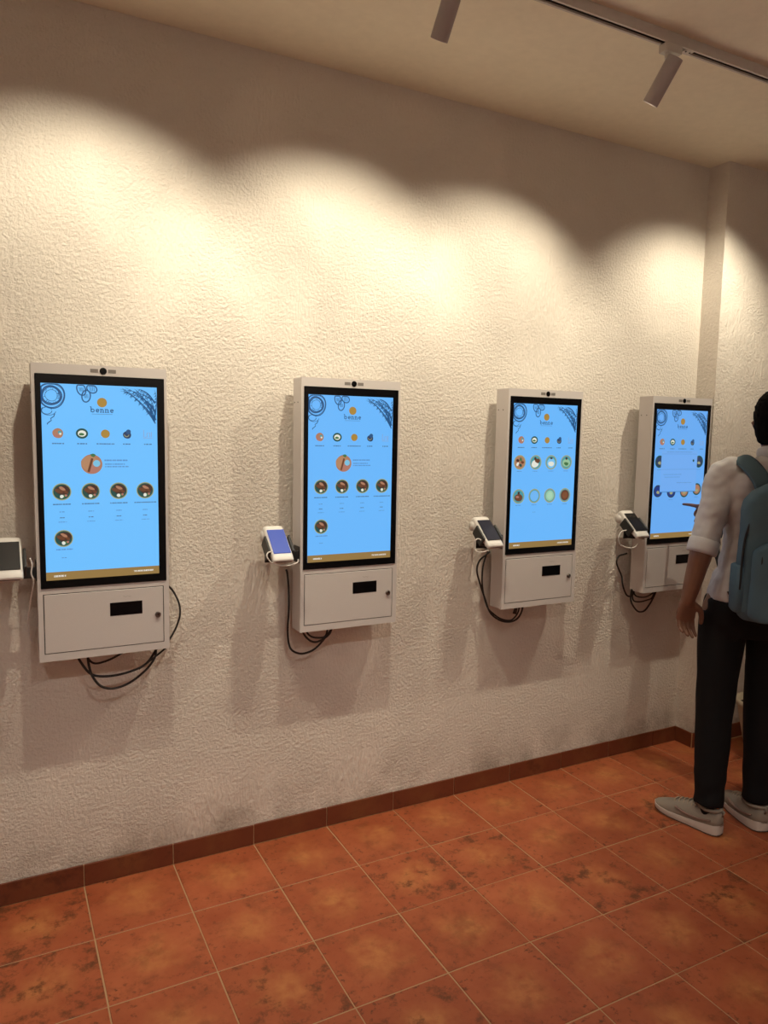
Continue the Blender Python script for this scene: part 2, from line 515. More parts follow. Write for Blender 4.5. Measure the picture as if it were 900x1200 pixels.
def track_lamp(x, y, d, label, power, spot=101, blend=0.70, col=None):
    """d: direction of the beam"""
    t = empty('track_lamp', (x, y, CEIL - 0.033))
    d = Vector(d).normalized()
    bm = bmesh.new(); box(bm, -0.035, 0.035, -0.0165, 0.0165, -0.026, 0.0, 0.002)
    ad = obj('adapter', bm, M['rail'], t)
    bm = bmesh.new(); tube(bm, [(-0.012, 0, -0.024), (-0.012, 0, -0.042)], 0.009, 14)
    tube(bm, [(-0.012, 0, -0.040), (-0.010, -0.002, -0.062)], 0.0055, 10)
    obj('swivel_stem', bm, M['rail'], t)
    r = 0.0255; ln = 0.145
    a = Vector((-0.006, -0.016, -0.062)) - d * 0.02
    q = d.to_track_quat('Z', 'Y').to_matrix().to_4x4()
    T = Matrix.Translation(a) @ q
    bm = bmesh.new()
    lathe(bm, [(0, 0), (r - 0.002, 0), (r, 0.002), (r, ln - 0.001), (r - 0.001, ln), (r - 0.0035, ln), (r - 0.0035, ln - 0.022), (0, ln - 0.022)], 28, T)
    hd = obj('lamp_head', bm, M['lampbody'], t)
    for p in hd.data.polygons: p.use_smooth = len(p.vertices) == 4
    md = hd.modifiers.new('edge', 'EDGE_SPLIT'); md.split_angle = 0.6
    bm = bmesh.new(); lathe(bm, [(0, ln - 0.0205), (r - 0.0038, ln - 0.0205), (r - 0.0038, ln - 0.0195), (0, ln - 0.0175)], 24, T)
    obj('lens', bm, M['lens'], hd)
    ld = bpy.data.lights.new('lamp_light', 'SPOT'); ld.energy = power; ld.color = col or LAMP_COL
    ld.spot_size = math.radians(spot); ld.spot_blend = blend; ld.shadow_soft_size = 0.016
    lo = bpy.data.objects.new('lamp_light', ld); COL.objects.link(lo); lo.parent = t
    lo.matrix_local = Matrix.Translation(a + d * (ln + 0.004)) @ d.to_track_quat('-Z', 'Y').to_matrix().to_4x4()
    return tag(t, label, 'lamp', 'track lamps')


TY = -0.752
track(TY, -1.0, 4.2, 2.045, 'white ceiling track running along the kiosk wall')
for x, d, lab in (
        (0.36, (-0.08, 0.57, -0.82), 'track lamp aimed at the wall above the leftmost kiosk'),
        (1.15, (-0.02, 0.57, -0.82), 'track lamp cut by the top edge, left of the full track lamp'),
        (1.98, (-0.14, 0.55, -0.83), 'grey cylindrical track lamp seen whole beside the track joint'),
        (2.96, (-0.03, 0.57, -0.82), 'track lamp aimed at the wall above the rightmost kiosk')):
    track_lamp(x, TY, d, lab, LAMP_W)
track(-2.45, -1.0, 4.2, 1.0, 'added unseen second ceiling track for fill lamps over the middle of the room')  # track and lamps out of view, added to raise the general brightness
for x, d, lab in (
        (-0.5, (0.1, 0.25, -0.95), 'added fill lamp at the left end of the second ceiling track'),
        (0.5, (0.1, 0.30, -0.93), 'second added fill lamp from the left on the second ceiling track'),
        (1.5, (-0.05, 0.1, -0.95), 'added fill lamp at the right end of the second ceiling track')):
    track_lamp(x, -2.45, d, lab, ROOM_FILL_W, 100, 0.6, FILL_COL)
track(-3.75, -1.0, 4.2, 1.0, 'added unseen third ceiling track for fill lamps along the wall behind the camera')  # also added out of view: its lamps bounce fill light off the far wall
for x, lab in ((-0.4, 'added fill lamp at the left end of the third ceiling track'), (0.9, 'second added fill lamp from the left on the third ceiling track'),
               (2.2, 'added fill lamp at the right end of the third ceiling track')):
    track_lamp(x, -3.75, (0, -0.70, -0.70), lab, FAR_FILL_W, 100, 0.6, FILL_COL)


# ================================================================== screen print
AW, AH = 0.3372, 0.6003


class Sheet:
    """flat print on a display: u 0..1 from the left, v 0..1 from the top, layers lifted by a hair"""
    def __init__(s, name, parent, material):
        s.bm = bmesh.new(); s.name = name; s.parent = parent; s.mats = [material]; s.cur = 0

    def m(s, material):
        if material not in s.mats: s.mats.append(material)
        s.cur = s.mats.index(material); return s

    def P(s, u, v, k): return Vector((-KW / 2 + 0.0253 + u * AW, -KD - 0.0034 - 0.00012 * k, KH - 0.0593 - v * AH))

    def poly(s, pts, k=1):
        f = s.bm.faces.new([s.bm.verts.new(s.P(u, v, k)) for u, v in pts]); f.material_index = s.cur

    def rect(s, u0, v0, u1, v1, k=1): s.poly([(u0, v0), (u1, v0), (u1, v1), (u0, v1)], k)

    def blob(s, u, v, r, k=1, n=18, sq=1.0, rough=0.0, rot=0.0, seed=0):
        rnd = random.Random(seed); ph = [rnd.uniform(0, 6.28) for _ in range(3)]
        pts = []
        for i in range(n):
            t = 2 * PI * i / n
            rr = r * (1 + rough * (math.sin(2 * t + ph[0]) * .5 + math.sin(3 * t + ph[1]) * .35 + math.sin(5 * t + ph[2]) * .25))
            x, y = rr * math.cos(t), rr * math.sin(t) * sq
            x, y = x * math.cos(rot) - y * math.sin(rot), x * math.sin(rot) + y * math.cos(rot)
            pts.append((u + x, v + y * AW / AH))
        s.poly(pts, k)

    def ring(s, u, v, r, wd, k=1, n=28, a0=0.0, a1=2 * PI, sq=1.0):
        s.line([(u + r * math.cos(a0 + (a1 - a0) * i / n), v + r * math.sin(a0 + (a1 - a0) * i / n) * sq * AW / AH) for i in range(n + 1)], wd, k)

    def line(s, pts, wd, k=1, taper=False):
        n = len(pts); Lf = []; Rt = []
        q = [Vector((u * AW, v * AH)) for u, v in pts]
        for i in range(n):
            t = q[min(i + 1, n - 1)] - q[max(i - 1, 0)]
            t = t.normalized() if t.length > 0 else Vector((1, 0))
            nn = Vector((-t.y, t.x)) * (wd * AW / 2) * ((1 - 0.8 * i / (n - 1)) if taper else 1)
            Lf.append(q[i] + nn); Rt.append(q[i] - nn)
        vl = [s.bm.verts.new(s.P(p.x / AW, p.y / AH, k)) for p in Lf]; vr = [s.bm.verts.new(s.P(p.x / AW, p.y / AH, k)) for p in Rt]
        for i in range(n - 1):
            f = s.bm.faces.new((vl[i], vl[i + 1], vr[i + 1], vr[i])); f.material_index = s.cur

    def done(s):
        for f in s.bm.faces:
            f.normal_update()
            if f.normal.y > 0: f.normal_flip()
        me = bpy.data.meshes.new(s.name); s.bm.to_mesh(me); s.bm.free()
        return link(s.name, me, s.mats, s.parent)


INK = E_(38, 82, 128); INK2 = E_(70, 120, 175); GREEN = E_(28, 74, 70); GOLD = E_(168, 130, 54)
BROWN = E_(104, 62, 40); BROWN2 = E_(66, 42, 36); TAN = E_(170, 120, 92); PLATE = E_(158, 160, 118)
LEAF = E_(62, 110, 66); CREAM = E_(225, 226, 214); NAVY = E_(40, 58, 92); TEAL = E_(70, 150, 160); CORAL = E_(172, 116, 100)
TXT = E_(74, 116, 160); TXT2 = E_(86, 140, 200); BARC = E_(146, 116, 66); WHITE = E_(230, 228, 222); PINK = E_(140, 160, 205)


def dish(scr, u, v, r, seed):
    """bowl of food seen from above"""
    s = Sheet('dish_picture', scr, PLATE); rnd = random.Random(seed)
    s.blob(u, v, r, 1, 24, 0.98)
    s.m(GREEN).blob(u, v, r * 0.9, 2, 24, 0.96)
    s.m(BROWN2).blob(u + r * .1, v - r * .1, r * 0.7, 3, 18, 0.8, 0.12, 0, seed)
    s.m(BROWN).blob(u - r * .3, v - r * .05, r * 0.48, 4, 14, 0.45, 0.12, 0.35, seed + 1)
    s.m(TAN).blob(u + r * .05, v - r * .2, r * 0.4, 5, 14, 0.42, 0.15, 0.5, seed + 2)
    s.m(BROWN).blob(u + r * .42, v + r * .02, r * 0.3, 5, 14, 0.5, 0.12, 0.7, seed + 3)
    s.m(LEAF).blob(u + r * .2, v + r * .28, r * 0.26, 5, 12, 0.7, 0.2, 0, seed + 4)
    s.m(CREAM).blob(u - r * .02, v + r * .3, r * 0.2, 6, 12, 1, 0.1, 0, seed + 5)
    s.m(CORAL).blob(u + r * .42, v + r * .24, r * 0.14, 6, 10, 1, 0.1, 0, seed + 6)
    return s.done()


def round_plate(scr, u, v, r, kind, seed):
    s = Sheet('dish_picture', scr, PLATE)
    s.blob(u, v, r, 1, 24); s.m(TEAL if kind != 0 else TAN).blob(u, v, r * .86, 2, 22)
    if kind == 0:
        for k in range(5): s.m((BROWN, GREEN, CREAM, BROWN2, LEAF)[k]).blob(u + r * .45 * math.cos(k * 1.26), v + r * .42 * math.sin(k * 1.26) * AW / AH, r * .26, 3, 10, 0.8, 0.2, k, seed + k)
    elif kind == 1:
        s.m(CREAM).blob(u - r * .1, v + r * .12, r * .62, 3, 16, 0.8, 0.08, 0, seed)
        s.m(BROWN).blob(u + r * .3, v - r * .12, r * .42, 4, 14, 0.8, 0.15, 0, seed + 1); s.m(BROWN2).blob(u - r * .1, v - r * .3, r * .2, 5, 10)
    elif kind == 2:
        s.m(E_(120, 190, 235)).blob(u, v + r * .06, r * .72, 3, 18); s.m(CREAM).blob(u, v + r * .12, r * .5, 4, 16, 0.7, 0.08, 0, seed)
        s.m(BROWN2).blob(u, v - r * .32, r * .24, 5, 10, 0.6)
    elif kind == 3:
        s.m(E_(150, 190, 150)).blob(u, v + r * .05, r * .7, 3, 18, 0.8); s.m(LEAF).blob(u, v + r * .12, r * .4, 4, 12, 0.6, 0.2, 0, seed); s.m(BROWN2).blob(u, v - r * .3, r * .2, 5, 10)
    elif kind == 4:
        s.m(BROWN).blob(u, v + r * .1, r * .7, 3, 18, 0.7, 0.06); s.m(CORAL).blob(u - r * .2, v + r * .04, r * .3, 4, 12, 0.5, 0.2, 0, seed); s.m(BROWN2).blob(u, v - r * .26, r * .2, 5, 10)
    elif kind == 5:
        s.m(E_(110, 180, 240)).blob(u, v, r * .74, 3, 20)
    elif kind == 6:
        s.m(E_(150, 196, 165)).blob(u, v, r * .74, 3, 20); s.m(E_(165, 208, 178)).blob(u, v, r * .5, 4, 14, 1, 0.08, 0, seed)
    else:
        s.m(BROWN).blob(u, v, r * .76, 3, 20); s.m(E_(122, 76, 48)).blob(u, v, r * .5, 4, 16, 1, 0.1, 0, seed)
    return s.done()


def caption(scr, u, v, wd, material=None, seed=1, th=0.011):
    """tiny lettering, too small in the photograph to read: a row of word-like strokes"""
    s = Sheet('caption', scr, material or TXT); rnd = random.Random(seed); x = u - wd / 2
    while x < u + wd / 2:
        l_ = min(rnd.uniform(0.010, 0.024), u + wd / 2 - x)
        if l_ > 0.004: s.rect(x, v - th / 3.6, x + l_, v + th / 3.6)
        x += l_ + rnd.choice((0.003, 0.003, 0.007))
    return s.done()


def letters(s, text, u, v, h, wd, k=2):
    """stroke letters: x height h (in u units), pen width wd, left edge u, base line v"""
    A = AW / AH
    x = u

    def arc(cx, cy, rx, ry, a0, a1, n=12):
        return [(cx + rx * math.cos(math.radians(a0 + (a1 - a0) * i / n)), v - (cy + ry * math.sin(math.radians(a0 + (a1 - a0) * i / n))) * A) for i in range(n + 1)]

    def ln(x0, y0, x1, y1): s.line([(x0, v - y0 * A), (x1, v - y1 * A)], wd, k)
    for c in text:
        r = h / 2
        if c == 'b':
            ln(x, 0, x, h * 1.75); ln(x - wd * 1.2, h * 1.75, x, h * 1.75); s.line(arc(x + r * .95, r, r * .95, r, 0, 360, 18), wd, k); x += h * 1.6
        elif c == 'e':
            s.line(arc(x + r * .9, r, r * .9, r, 5, 320, 16), wd, k); ln(x + .02 * h, r, x + r * 1.8, r); x += h * 1.5
        elif c == 'n':
            ln(x, 0, x, h); ln(x - wd, h, x, h); ln(x - wd, 0, x + wd, 0)
            s.line(arc(x + r * .75, h - r * .78, r * .75, r * .76, 170, 0, 10), wd, k); ln(x + r * 1.5, h - r * .78, x + r * 1.5, 0); ln(x + r * 1.5 - wd, 0, x + r * 1.5 + wd, 0); x += h * 1.55
    return x


def top_art(scr):
    """line drawings in the corners of the menu page"""
    s = Sheet('line_drawing', scr, INK); rnd = random.Random(5)
    cu, cv = 0.085, 0.060
    for r, wd in ((0.112, .010), (0.104, .006), (0.082, .014), (0.072, .008), (0.05, .004)):
        n = 34; pts = []
        for i in range(n + 1):
            t = 2 * PI * i / n; rr = r * (1 + 0.03 * math.sin(3 * t + r * 90))
            uu, vv = cu + rr * math.cos(t), cv + rr * math.sin(t) * AW / AH
            pts.append((max(0.004, uu), max(0.004, vv)))
        s.line(pts, wd)
    for i in range(26):
        t = rnd.uniform(0, 2 * PI); r0 = rnd.uniform(.045, .06); r1 = r0 + rnd.uniform(.01, .02)
        s.line([(cu + r0 * math.cos(t), cv + r0 * math.sin(t) * AW / AH), (cu + r1 * math.cos(t), cv + r1 * math.sin(t) * AW / AH)], .004)
    s.ring(0.045, 0.136, 0.042, .006, 1, 20, 0, PI * 1.9, 0.75); s.ring(0.06, 0.135, 0.06, .005, 1, 20, 0.2, PI * 1.2, 0.7)
    s.line([(0.11, 0.15), (0.10, 0.165), (0.075, 0.175), (0.08, 0.185), (0.05, 0.198), (0.045, 0.205)], .008)
    s.done(); s = Sheet('line_drawing', scr, INK)
    # pods hanging from the top edge
    for u, v, r, sq, rot in ((0.335, 0.025, .036, 1.5, -.3), (0.375, 0.058, .036, 1.5, .15), (0.425, 0.02, .045, .8, .5)):
        pts = []
        for i in range(21):
            t = 2 * PI * i / 20; x, y = r * math.cos(t), r * sq * math.sin(t)
            x, y = x * math.cos(rot) - y * math.sin(rot), x * math.sin(rot) + y * math.cos(rot)
            pts.append((u + x, max(.004, v + y * AW / AH)))
        s.line(pts, .011)
        for q in range(4): s.line([(u - r * .5 + q * r * .3, max(.006, v - r * .5 * AW / AH)), (u - r * .3 + q * r * .25, v + r * .5 * AW / AH)], .004)
    s.done(); s = Sheet('line_drawing', scr, INK)
    # sheaf of grain in the right corner
    for i in range(15):
        a = rnd.uniform(0.0, 1.0)
        u1, v1 = 0.66 + 0.33 * a, 0.006 + 0.02 * rnd.random()
        u0, v0 = 0.97 + 0.02 * rnd.random(), 0.06 + 0.13 * rnd.random()
        pts = [(u0 + (u1 - u0) * t + 0.06 * t * (1 - t), v0 + (v1 - v0) * t - 0.05 * t * (1 - t)) for t in [k / 8 for k in range(9)]]
        pts = [(min(.995, p[0]), max(.005, p[1])) for p in pts]
        s.line(pts, .011, 1, True)
        for k in range(2, 8):
            p = pts[k]
            s.line([p, (max(.6, p[0] - .018), min(.2, p[1] + .012))], .009, 1, True)
    return s.done()


def screen_common(scr):
    top_art(scr)
    s = Sheet('logo', scr, GOLD); s.blob(0.51, 0.088, 0.043, 1, 28)
    s.m(INK); letters(s, 'benne', 0.415, 0.1375, 0.027, 0.0075)
    s.m(TXT).rect(0.42, 0.1465, 0.60, 0.1485)
    s.done()
    # row of round menu icons
    ic = Sheet('menu_icon', scr, TAN); u, v = 0.13, 0.248
    ic.blob(u, v, .046, 1, 20, .95, .05); ic.m(CORAL).blob(u - .01, v + .012, .026, 2, 12, .8, .2, 0, 3); ic.m(TEAL).blob(u + .016, v - .004, .016, 3); ic.m(CREAM).blob(u + .02, v + .003, .010, 4); ic.done()
    ic = Sheet('menu_icon', scr, GREEN); u = 0.332
    ic.blob(u, v, .052, 1, 22, .9); ic.m(CREAM).blob(u, v, .036, 2, 18, .8); ic.m(LEAF).blob(u - .004, v + .004, .022, 3, 12, .6, .2, 0, 4); ic.m(GREEN).ring(u, v, .044, .004, 3); ic.done()
    ic = Sheet('menu_icon', scr, GOLD); ic.blob(0.533, v, .039, 1, 22); ic.done()
    ic = Sheet('menu_icon', scr, NAVY); u = 0.725
    ic.blob(u, v + .004, .038, 1, 18, .9, .06); ic.m(INK).blob(u + .012, v - .012, .022, 2); ic.m(PLATE).ring(u - .004, v + .002, .02, .006, 3, 14, 0, PI); ic.done()
    ic = Sheet('menu_icon', scr, PINK)
    ic.line([(0.875, .225), (0.875, .262), (0.90, .262)], .006); ic.line([(0.905, .262), (0.905, .24), (0.93, .24), (0.93, .262)], .006); ic.line([(0.945, .235), (0.945, .262)], .006); ic.line([(0.87, .268), (0.955, .268)], .004); ic.done()
    for k, (u, wd) in enumerate(((.13, .10), (.332, .085), (.533, .155), (.725, .075), (.915, .075))): caption(scr, u, .300, wd, TXT, 10 + k)
    s = Sheet('footer_bar', scr, BARC); s.rect(0, 0.957, 1, 1.0); s.done()
    caption(scr, .115, .979, .10, WHITE, 31, .018); caption(scr, .855, .979, .18, WHITE, 32, .016)


def screen_menu(scr):
    screen_common(scr)
    s = Sheet('dish_picture', scr, TAN); u, v, r = .41, .405, .092
    s.blob(u, v, r, 1, 26, .98); s.m(E_(176, 130, 96)).blob(u - .02, v - .005, r * .8, 2, 20, .9, .05)
    s.m(CORAL).blob(u + .02, v + .024, r * .62, 3, 16, .7, .12, -.6, 2); s.m(BROWN).line([(u - .03, v + .04), (u + .005, v - .03)], .02, 4)
    s.m(E_(120, 190, 220)).blob(u + .042, v - .004, r * .34, 4, 16); s.m(LEAF).blob(u + .012, v - .046, r * .26, 5, 10, .6, .3, .4, 5); s.done()
    caption(scr, .625, .385, .21, TXT2, 41, .014); caption(scr, .615, .405, .18, TXT2, 42); caption(scr, .63, .418, .21, TXT2, 43)
    for k, u in enumerate((.15, .395, .64, .88)):
        dish(scr, u, .545, .080, 60 + k)
        caption(scr, u, .609, .155 if k < 3 else .20, TXT, 70 + k)
        caption(scr, u, .648, .05, TXT2, 80 + k, .008); caption(scr, u, .678, .045, TXT, 84 + k, .009); caption(scr, u, .700, .07, TXT2, 88 + k, .007)
    dish(scr, .155, .785, .080, 65); caption(scr, .16, .842, .14, TXT2, 91); caption(scr, .16, .885, .05, TXT2, 92, .008)


def screen_plates(scr):
    screen_common(scr)
    for row, v in enumerate((.402, .637)):
        for k, u in enumerate((.12, .365, .61, .855)):
            round_plate(scr, u, v, .09, row * 4 + k, 100 + row * 4 + k)
            caption(scr, u, v + .062, .08, TXT2, 120 + k + row * 4, .009)
    caption(scr, .37, .75, .05, TXT2, 131, .008)


def screen_popup(scr):
    screen_common(scr)
    for k, (u, v) in enumerate(((.10, .40), (.88, .40), (.10, .628), (.36, .635), (.62, .635), (.87, .62))):
        s = Sheet('dish_picture', scr, NAVY if k in (2, 3) else GREEN)
        s.blob(u, v, .085, 1, 22); s.m(E_(30, 58, 130) if k in (2, 3) else (TAN if k > 3 else NAVY)).blob(u, v, .066, 2, 18); s.m(PLATE).blob(u, v + .01, .03, 3, 12, .7, .2, 0, k); s.done()
        caption(scr, u, v + .062, .08, TXT2, 140 + k, .009)
    s = Sheet('pop_up_panel', scr, E_(112, 170, 238)); s.rect(.13, .315, .84, .632, 7)
    s.m(E_(74, 136, 200)).rect(.13, .632, .84, .638, 7); s.m(TXT2).line([(.14, .34), (.83, .34)], .004, 8); s.line([(.14, .46), (.83, .46)], .004, 8)
    s.m(GREEN).blob(.765, .392, .018, 8, 14); s.done()
    for v, u, wd in ((.325, .48, .5), (.50, .36, .35), (.52, .36, .3), (.565, .6, .3)):
        c = caption(scr, u, v, wd, TXT2, int(v * 1000), .008); c.location.y -= 0.0011


# ================================================================== ordering kiosks
BLUE = E_(100, 178, 250)
SCRBLUE = {0: E_(108, 190, 253), 1: E_(104, 182, 250), 2: E_(104, 182, 250), 3: E_(104, 170, 240)}


def kiosk(i, label, screen_fn):
    k = empty('ordering_kiosk', (KX[i] + KW / 2, -KGAP, KBOT))
    hw = KW / 2; D = KD
    zg0, zg1 = KH - 0.685, KH - 0.031          # glass
    zd0, zd1 = 0.0235, KH - 0.7025             # door opening
    xd0, xd1 = -hw + 0.0145, hw - 0.017
    bm = bmesh.new()
    box(bm, -hw, hw, -D + 0.004, 0, 0, KH, 0.0025, 2)
    f0, f1 = -D, -D + 0.006
    bm2 = bmesh.new()
    # front sheet with an opening for the door, folded at the rim
    xs = [-hw, xd0, xd1, hw]; zs = [0, zd0, zd1, KH]
    for a in range(3):
        for c in range(3):
            if a == 1 and c == 1: continue
            box(bm2, xs[a], xs[a + 1], f0, f1, zs[c], zs[c + 1])
    bmesh.ops.remove_doubles(bm2, verts=bm2.verts, dist=1e-5)
    me_t = bpy.data.meshes.new('t'); bm2.to_mesh(me_t); bm2.free(); bm.from_mesh(me_t); bpy.data.meshes.remove(me_t)
    body = obj('housing', bm, M['metal'], k)
    for yy in (-0.016, -0.048):
        bm = bmesh.new(); lathe(bm, [(0, -0.0006), (0.0026, -0.0006), (0.0026, 0.0008), (0.0015, 0.0012), (0, 0.0006)], 10, Matrix.Translation((-hw, yy, KH - 0.087)) @ Matrix.Rotation(-PI / 2, 4, 'Y'))
        obj('side_screw', bm, M['slot'], body)
    bx('wall_bracket', -0.12, 0.12, 0.0, KGAP, 0.25, 0.70, M['gapdark'], k)
    # door with slot window and lock
    bx('door_gap_shade', xd0 - 0.001, xd1 + 0.001, -D + 0.0035, -D + 0.0042, zd0 - 0.001, zd1 + 0.001, M['gapdark'], k)  # dark plate that puts the shade of the door gap into colour
    g = 0.0026
    door = bx('service_door', xd0 + g, xd1 - g, -D - 0.0008, -D + 0.0034, zd0 + g, zd1 - g, M['metal'], k, 0.0008, 1)
    dw, dh = xd1 - xd0, zd1 - zd0
    u = lambda t: xd0 + dw * t
    v = lambda t: zd1 - dh * t
    bx('receipt_window', u(.535), u(.81), -D - 0.0016, -D - 0.0002, v(.455), v(.228), M['glass'], door, 0.0004, 1)
    bm = bmesh.new(); T = Matrix.Translation((u(.945), -D - 0.0006, v(.50))) @ Matrix.Rotation(PI / 2, 4, 'X')
    lathe(bm, [(0, 0), (0.0098, 0), (0.0098, 0.003), (0.0078, 0.0065), (0.005, 0.0065), (0.0042, 0.005), (0, 0.005)], 20, T)
    lk = obj('lock', bm, M['chrome'], door)
    bm = bmesh.new(); box(bm, -0.0009, 0.0009, -0.0001, 0.0003, -0.003, 0.003, T=Matrix.Translation((u(.945), -D - 0.0060, v(.50))))
    obj('keyhole', bm, M['gapdark'], lk)
    bm = bmesh.new()      # small printed word above the window
    rnd = random.Random(3)
    tube(bm, [(u(.645) + 0.0035 * q, -D - 0.0010, v(.135) + 0.0022 * math.sin(q * 1.9)) for q in range(8)], 0.0004, 4)
    obj('door_print', bm, M['print'], door)
    # glass, camera
    gl = bx('bezel_glass', -hw + 0.0095, hw - 0.008, -D - 0.003, -D + 0.001, zg0, zg1, M['glass'], k, 0.001, 1)
    cx, cz = 0.006, KH - 0.0158
    bm = bmesh.new(); T = Matrix.Translation((cx, -D + 0.0005, cz)) @ Matrix.Rotation(PI / 2, 4, 'X')
    lathe(bm, [(0, 0), (0.0105, 0), (0.0105, 0.002), (0.0085, 0.003), (0.006, 0.0022), (0.004, 0.0026), (0, 0.003)], 22, T)
    obj('webcam', bm, M['glass'], k, True)
    for s in (-1, 1):
        bx('sensor_grille', cx + s * 0.026 - 0.0115, cx + s * 0.026 + 0.0115, -D - 0.0006, -D + 0.001, cz - 0.0055, cz + 0.0055, M['grille'], k)
    # display
    bm = bmesh.new()
    x0 = -hw + 0.0253; z1 = KH - 0.0593
    box(bm, x0, x0 + AW, -D - 0.0034, -D - 0.0028, z1 - AH, z1)
    scr = obj('display', bm, SCRBLUE[i], k)
    scr['label'] = 'lit blue menu display'
    screen_fn(scr)
    tag(k, label, 'kiosk', 'ordering kiosks along the wall')
    return k


LAB = ['nearest white wall kiosk at the far left with blue menu screen',
       'second white wall kiosk from the left, its card terminal glowing blue',
       'third white wall kiosk from the left, two rows of plates on its screen',
       'rightmost white wall kiosk, pop-up on screen, pointed at by the person']
KI = [kiosk(0, LAB[0], screen_menu), kiosk(1, LAB[1], screen_menu), kiosk(2, LAB[2], screen_plates), kiosk(3, LAB[3], screen_popup)]


def cable(k, pts, y, r=0.0040, material='cable', name='cable', ends=None):
    """pts in pixels at wall distance y (a number or one per point); becomes a part of k"""
    P = []
    for q, (u, v) in enumerate(pts):
        yy = y[q] if isinstance(y, (list, tuple)) else y + 0.006 * math.sin(q * 1.7)
        P.append(at(u, v, yy) - k.location)
    bm = bmesh.new(); tube(bm, spline(P, 6), r, 8)
    return obj(name, bm, M[material], k, True)


z2 = lambda q: [(x / 3.75, 600 + y / 3.75) for x, y in q]
z4 = lambda q: [(290 + x / 4.5, 590 + y / 4.5) for x, y in q]
z6 = lambda q: [(530 + x / 5.294, 580 + y / 5.294) for x, y in q]
z8 = lambda q: [(700 + x / 8.575, 590 + y / 8.575) for x, y in q]
cable(KI[0], z2([(340, 625), (352, 655), (400, 712), (470, 722), (560, 705), (640, 668), (690, 600)]), -0.075)
cable(KI[0], z2([(385, 630), (392, 680), (408, 725), (445, 766), (500, 775), (570, 750), (640, 695), (680, 640), (686, 590)]), -0.085)
cable(KI[0], z2([(380, 630), (400, 658), (430, 665), (490, 645), (560, 605)]), -0.06, 0.0035)
cable(KI[0], z2([(610, 690), (670, 645), (725, 600), (740, 575)]), -0.055, 0.0035)
cable(KI[0], z2([(735, 320), (762, 350), (786, 400), (791, 450), (777, 500), (757, 540), (735, 575)]), -0.03, 0.0035)
cable(KI[1], z4([(205, 350), (210, 370), (217, 450), (218, 560), (212, 660), (218, 740), (240, 778), (290, 792), (350, 770), (400, 720), (460, 640)]), -0.05)
cable(KI[1], z4([(285, 660), (305, 700), (340, 728), (380, 725), (430, 690), (450, 640)]), -0.075)
cable(KI[1], z4([(300, 660), (330, 698), (370, 708), (410, 700), (425, 650)]), -0.065, 0.0035)
cable(KI[2], z6([(235, 350), (205, 375), (168, 410), (153, 470), (175, 560), (205, 650), (235, 730), (290, 775), (350, 788), (400, 770), (430, 725), (440, 670)]), -0.06)
cable(KI[2], z6([(222, 350), (205, 390), (190, 450), (185, 540), (195, 620), (215, 690), (240, 725), (300, 768), (360, 778), (395, 750), (412, 715), (415, 670)]), -0.05, 0.0035)
bm = bmesh.new(); tube(bm, [at(530 + 402 / 5.294, 580 + 672 / 5.294, -.07) - KI[2].location, at(530 + 386 / 5.294, 580 + 738 / 5.294, -.07) - KI[2].location], [0.006, 0.009], 10)
obj('plug', bm, M['cable'], KI[2], True)
cable(KI[3], z8([(300, 500), (270, 510), (215, 530), (193, 590), (215, 660), (245, 730), (252, 800), (270, 870), (300, 925), (345, 930), (370, 880)]), -0.045)
cable(KI[3], z8([(345, 860), (335, 960), (360, 1030), (410, 1085), (470, 1080), (520, 1020), (560, 950), (600, 860)]), -0.075)
cable(KI[3], z8([(350, 870), (360, 970), (420, 988), (500, 970), (550, 945), (580, 860)]), -0.065, 0.0035)
cable(KI[3], z8([(360, 860), (375, 915), (410, 938), (480, 940), (550, 905), (570, 850)]), -0.055, 0.0035)


# ================================================================== card terminals in their cradles
TERM_TILT = math.radians(41)


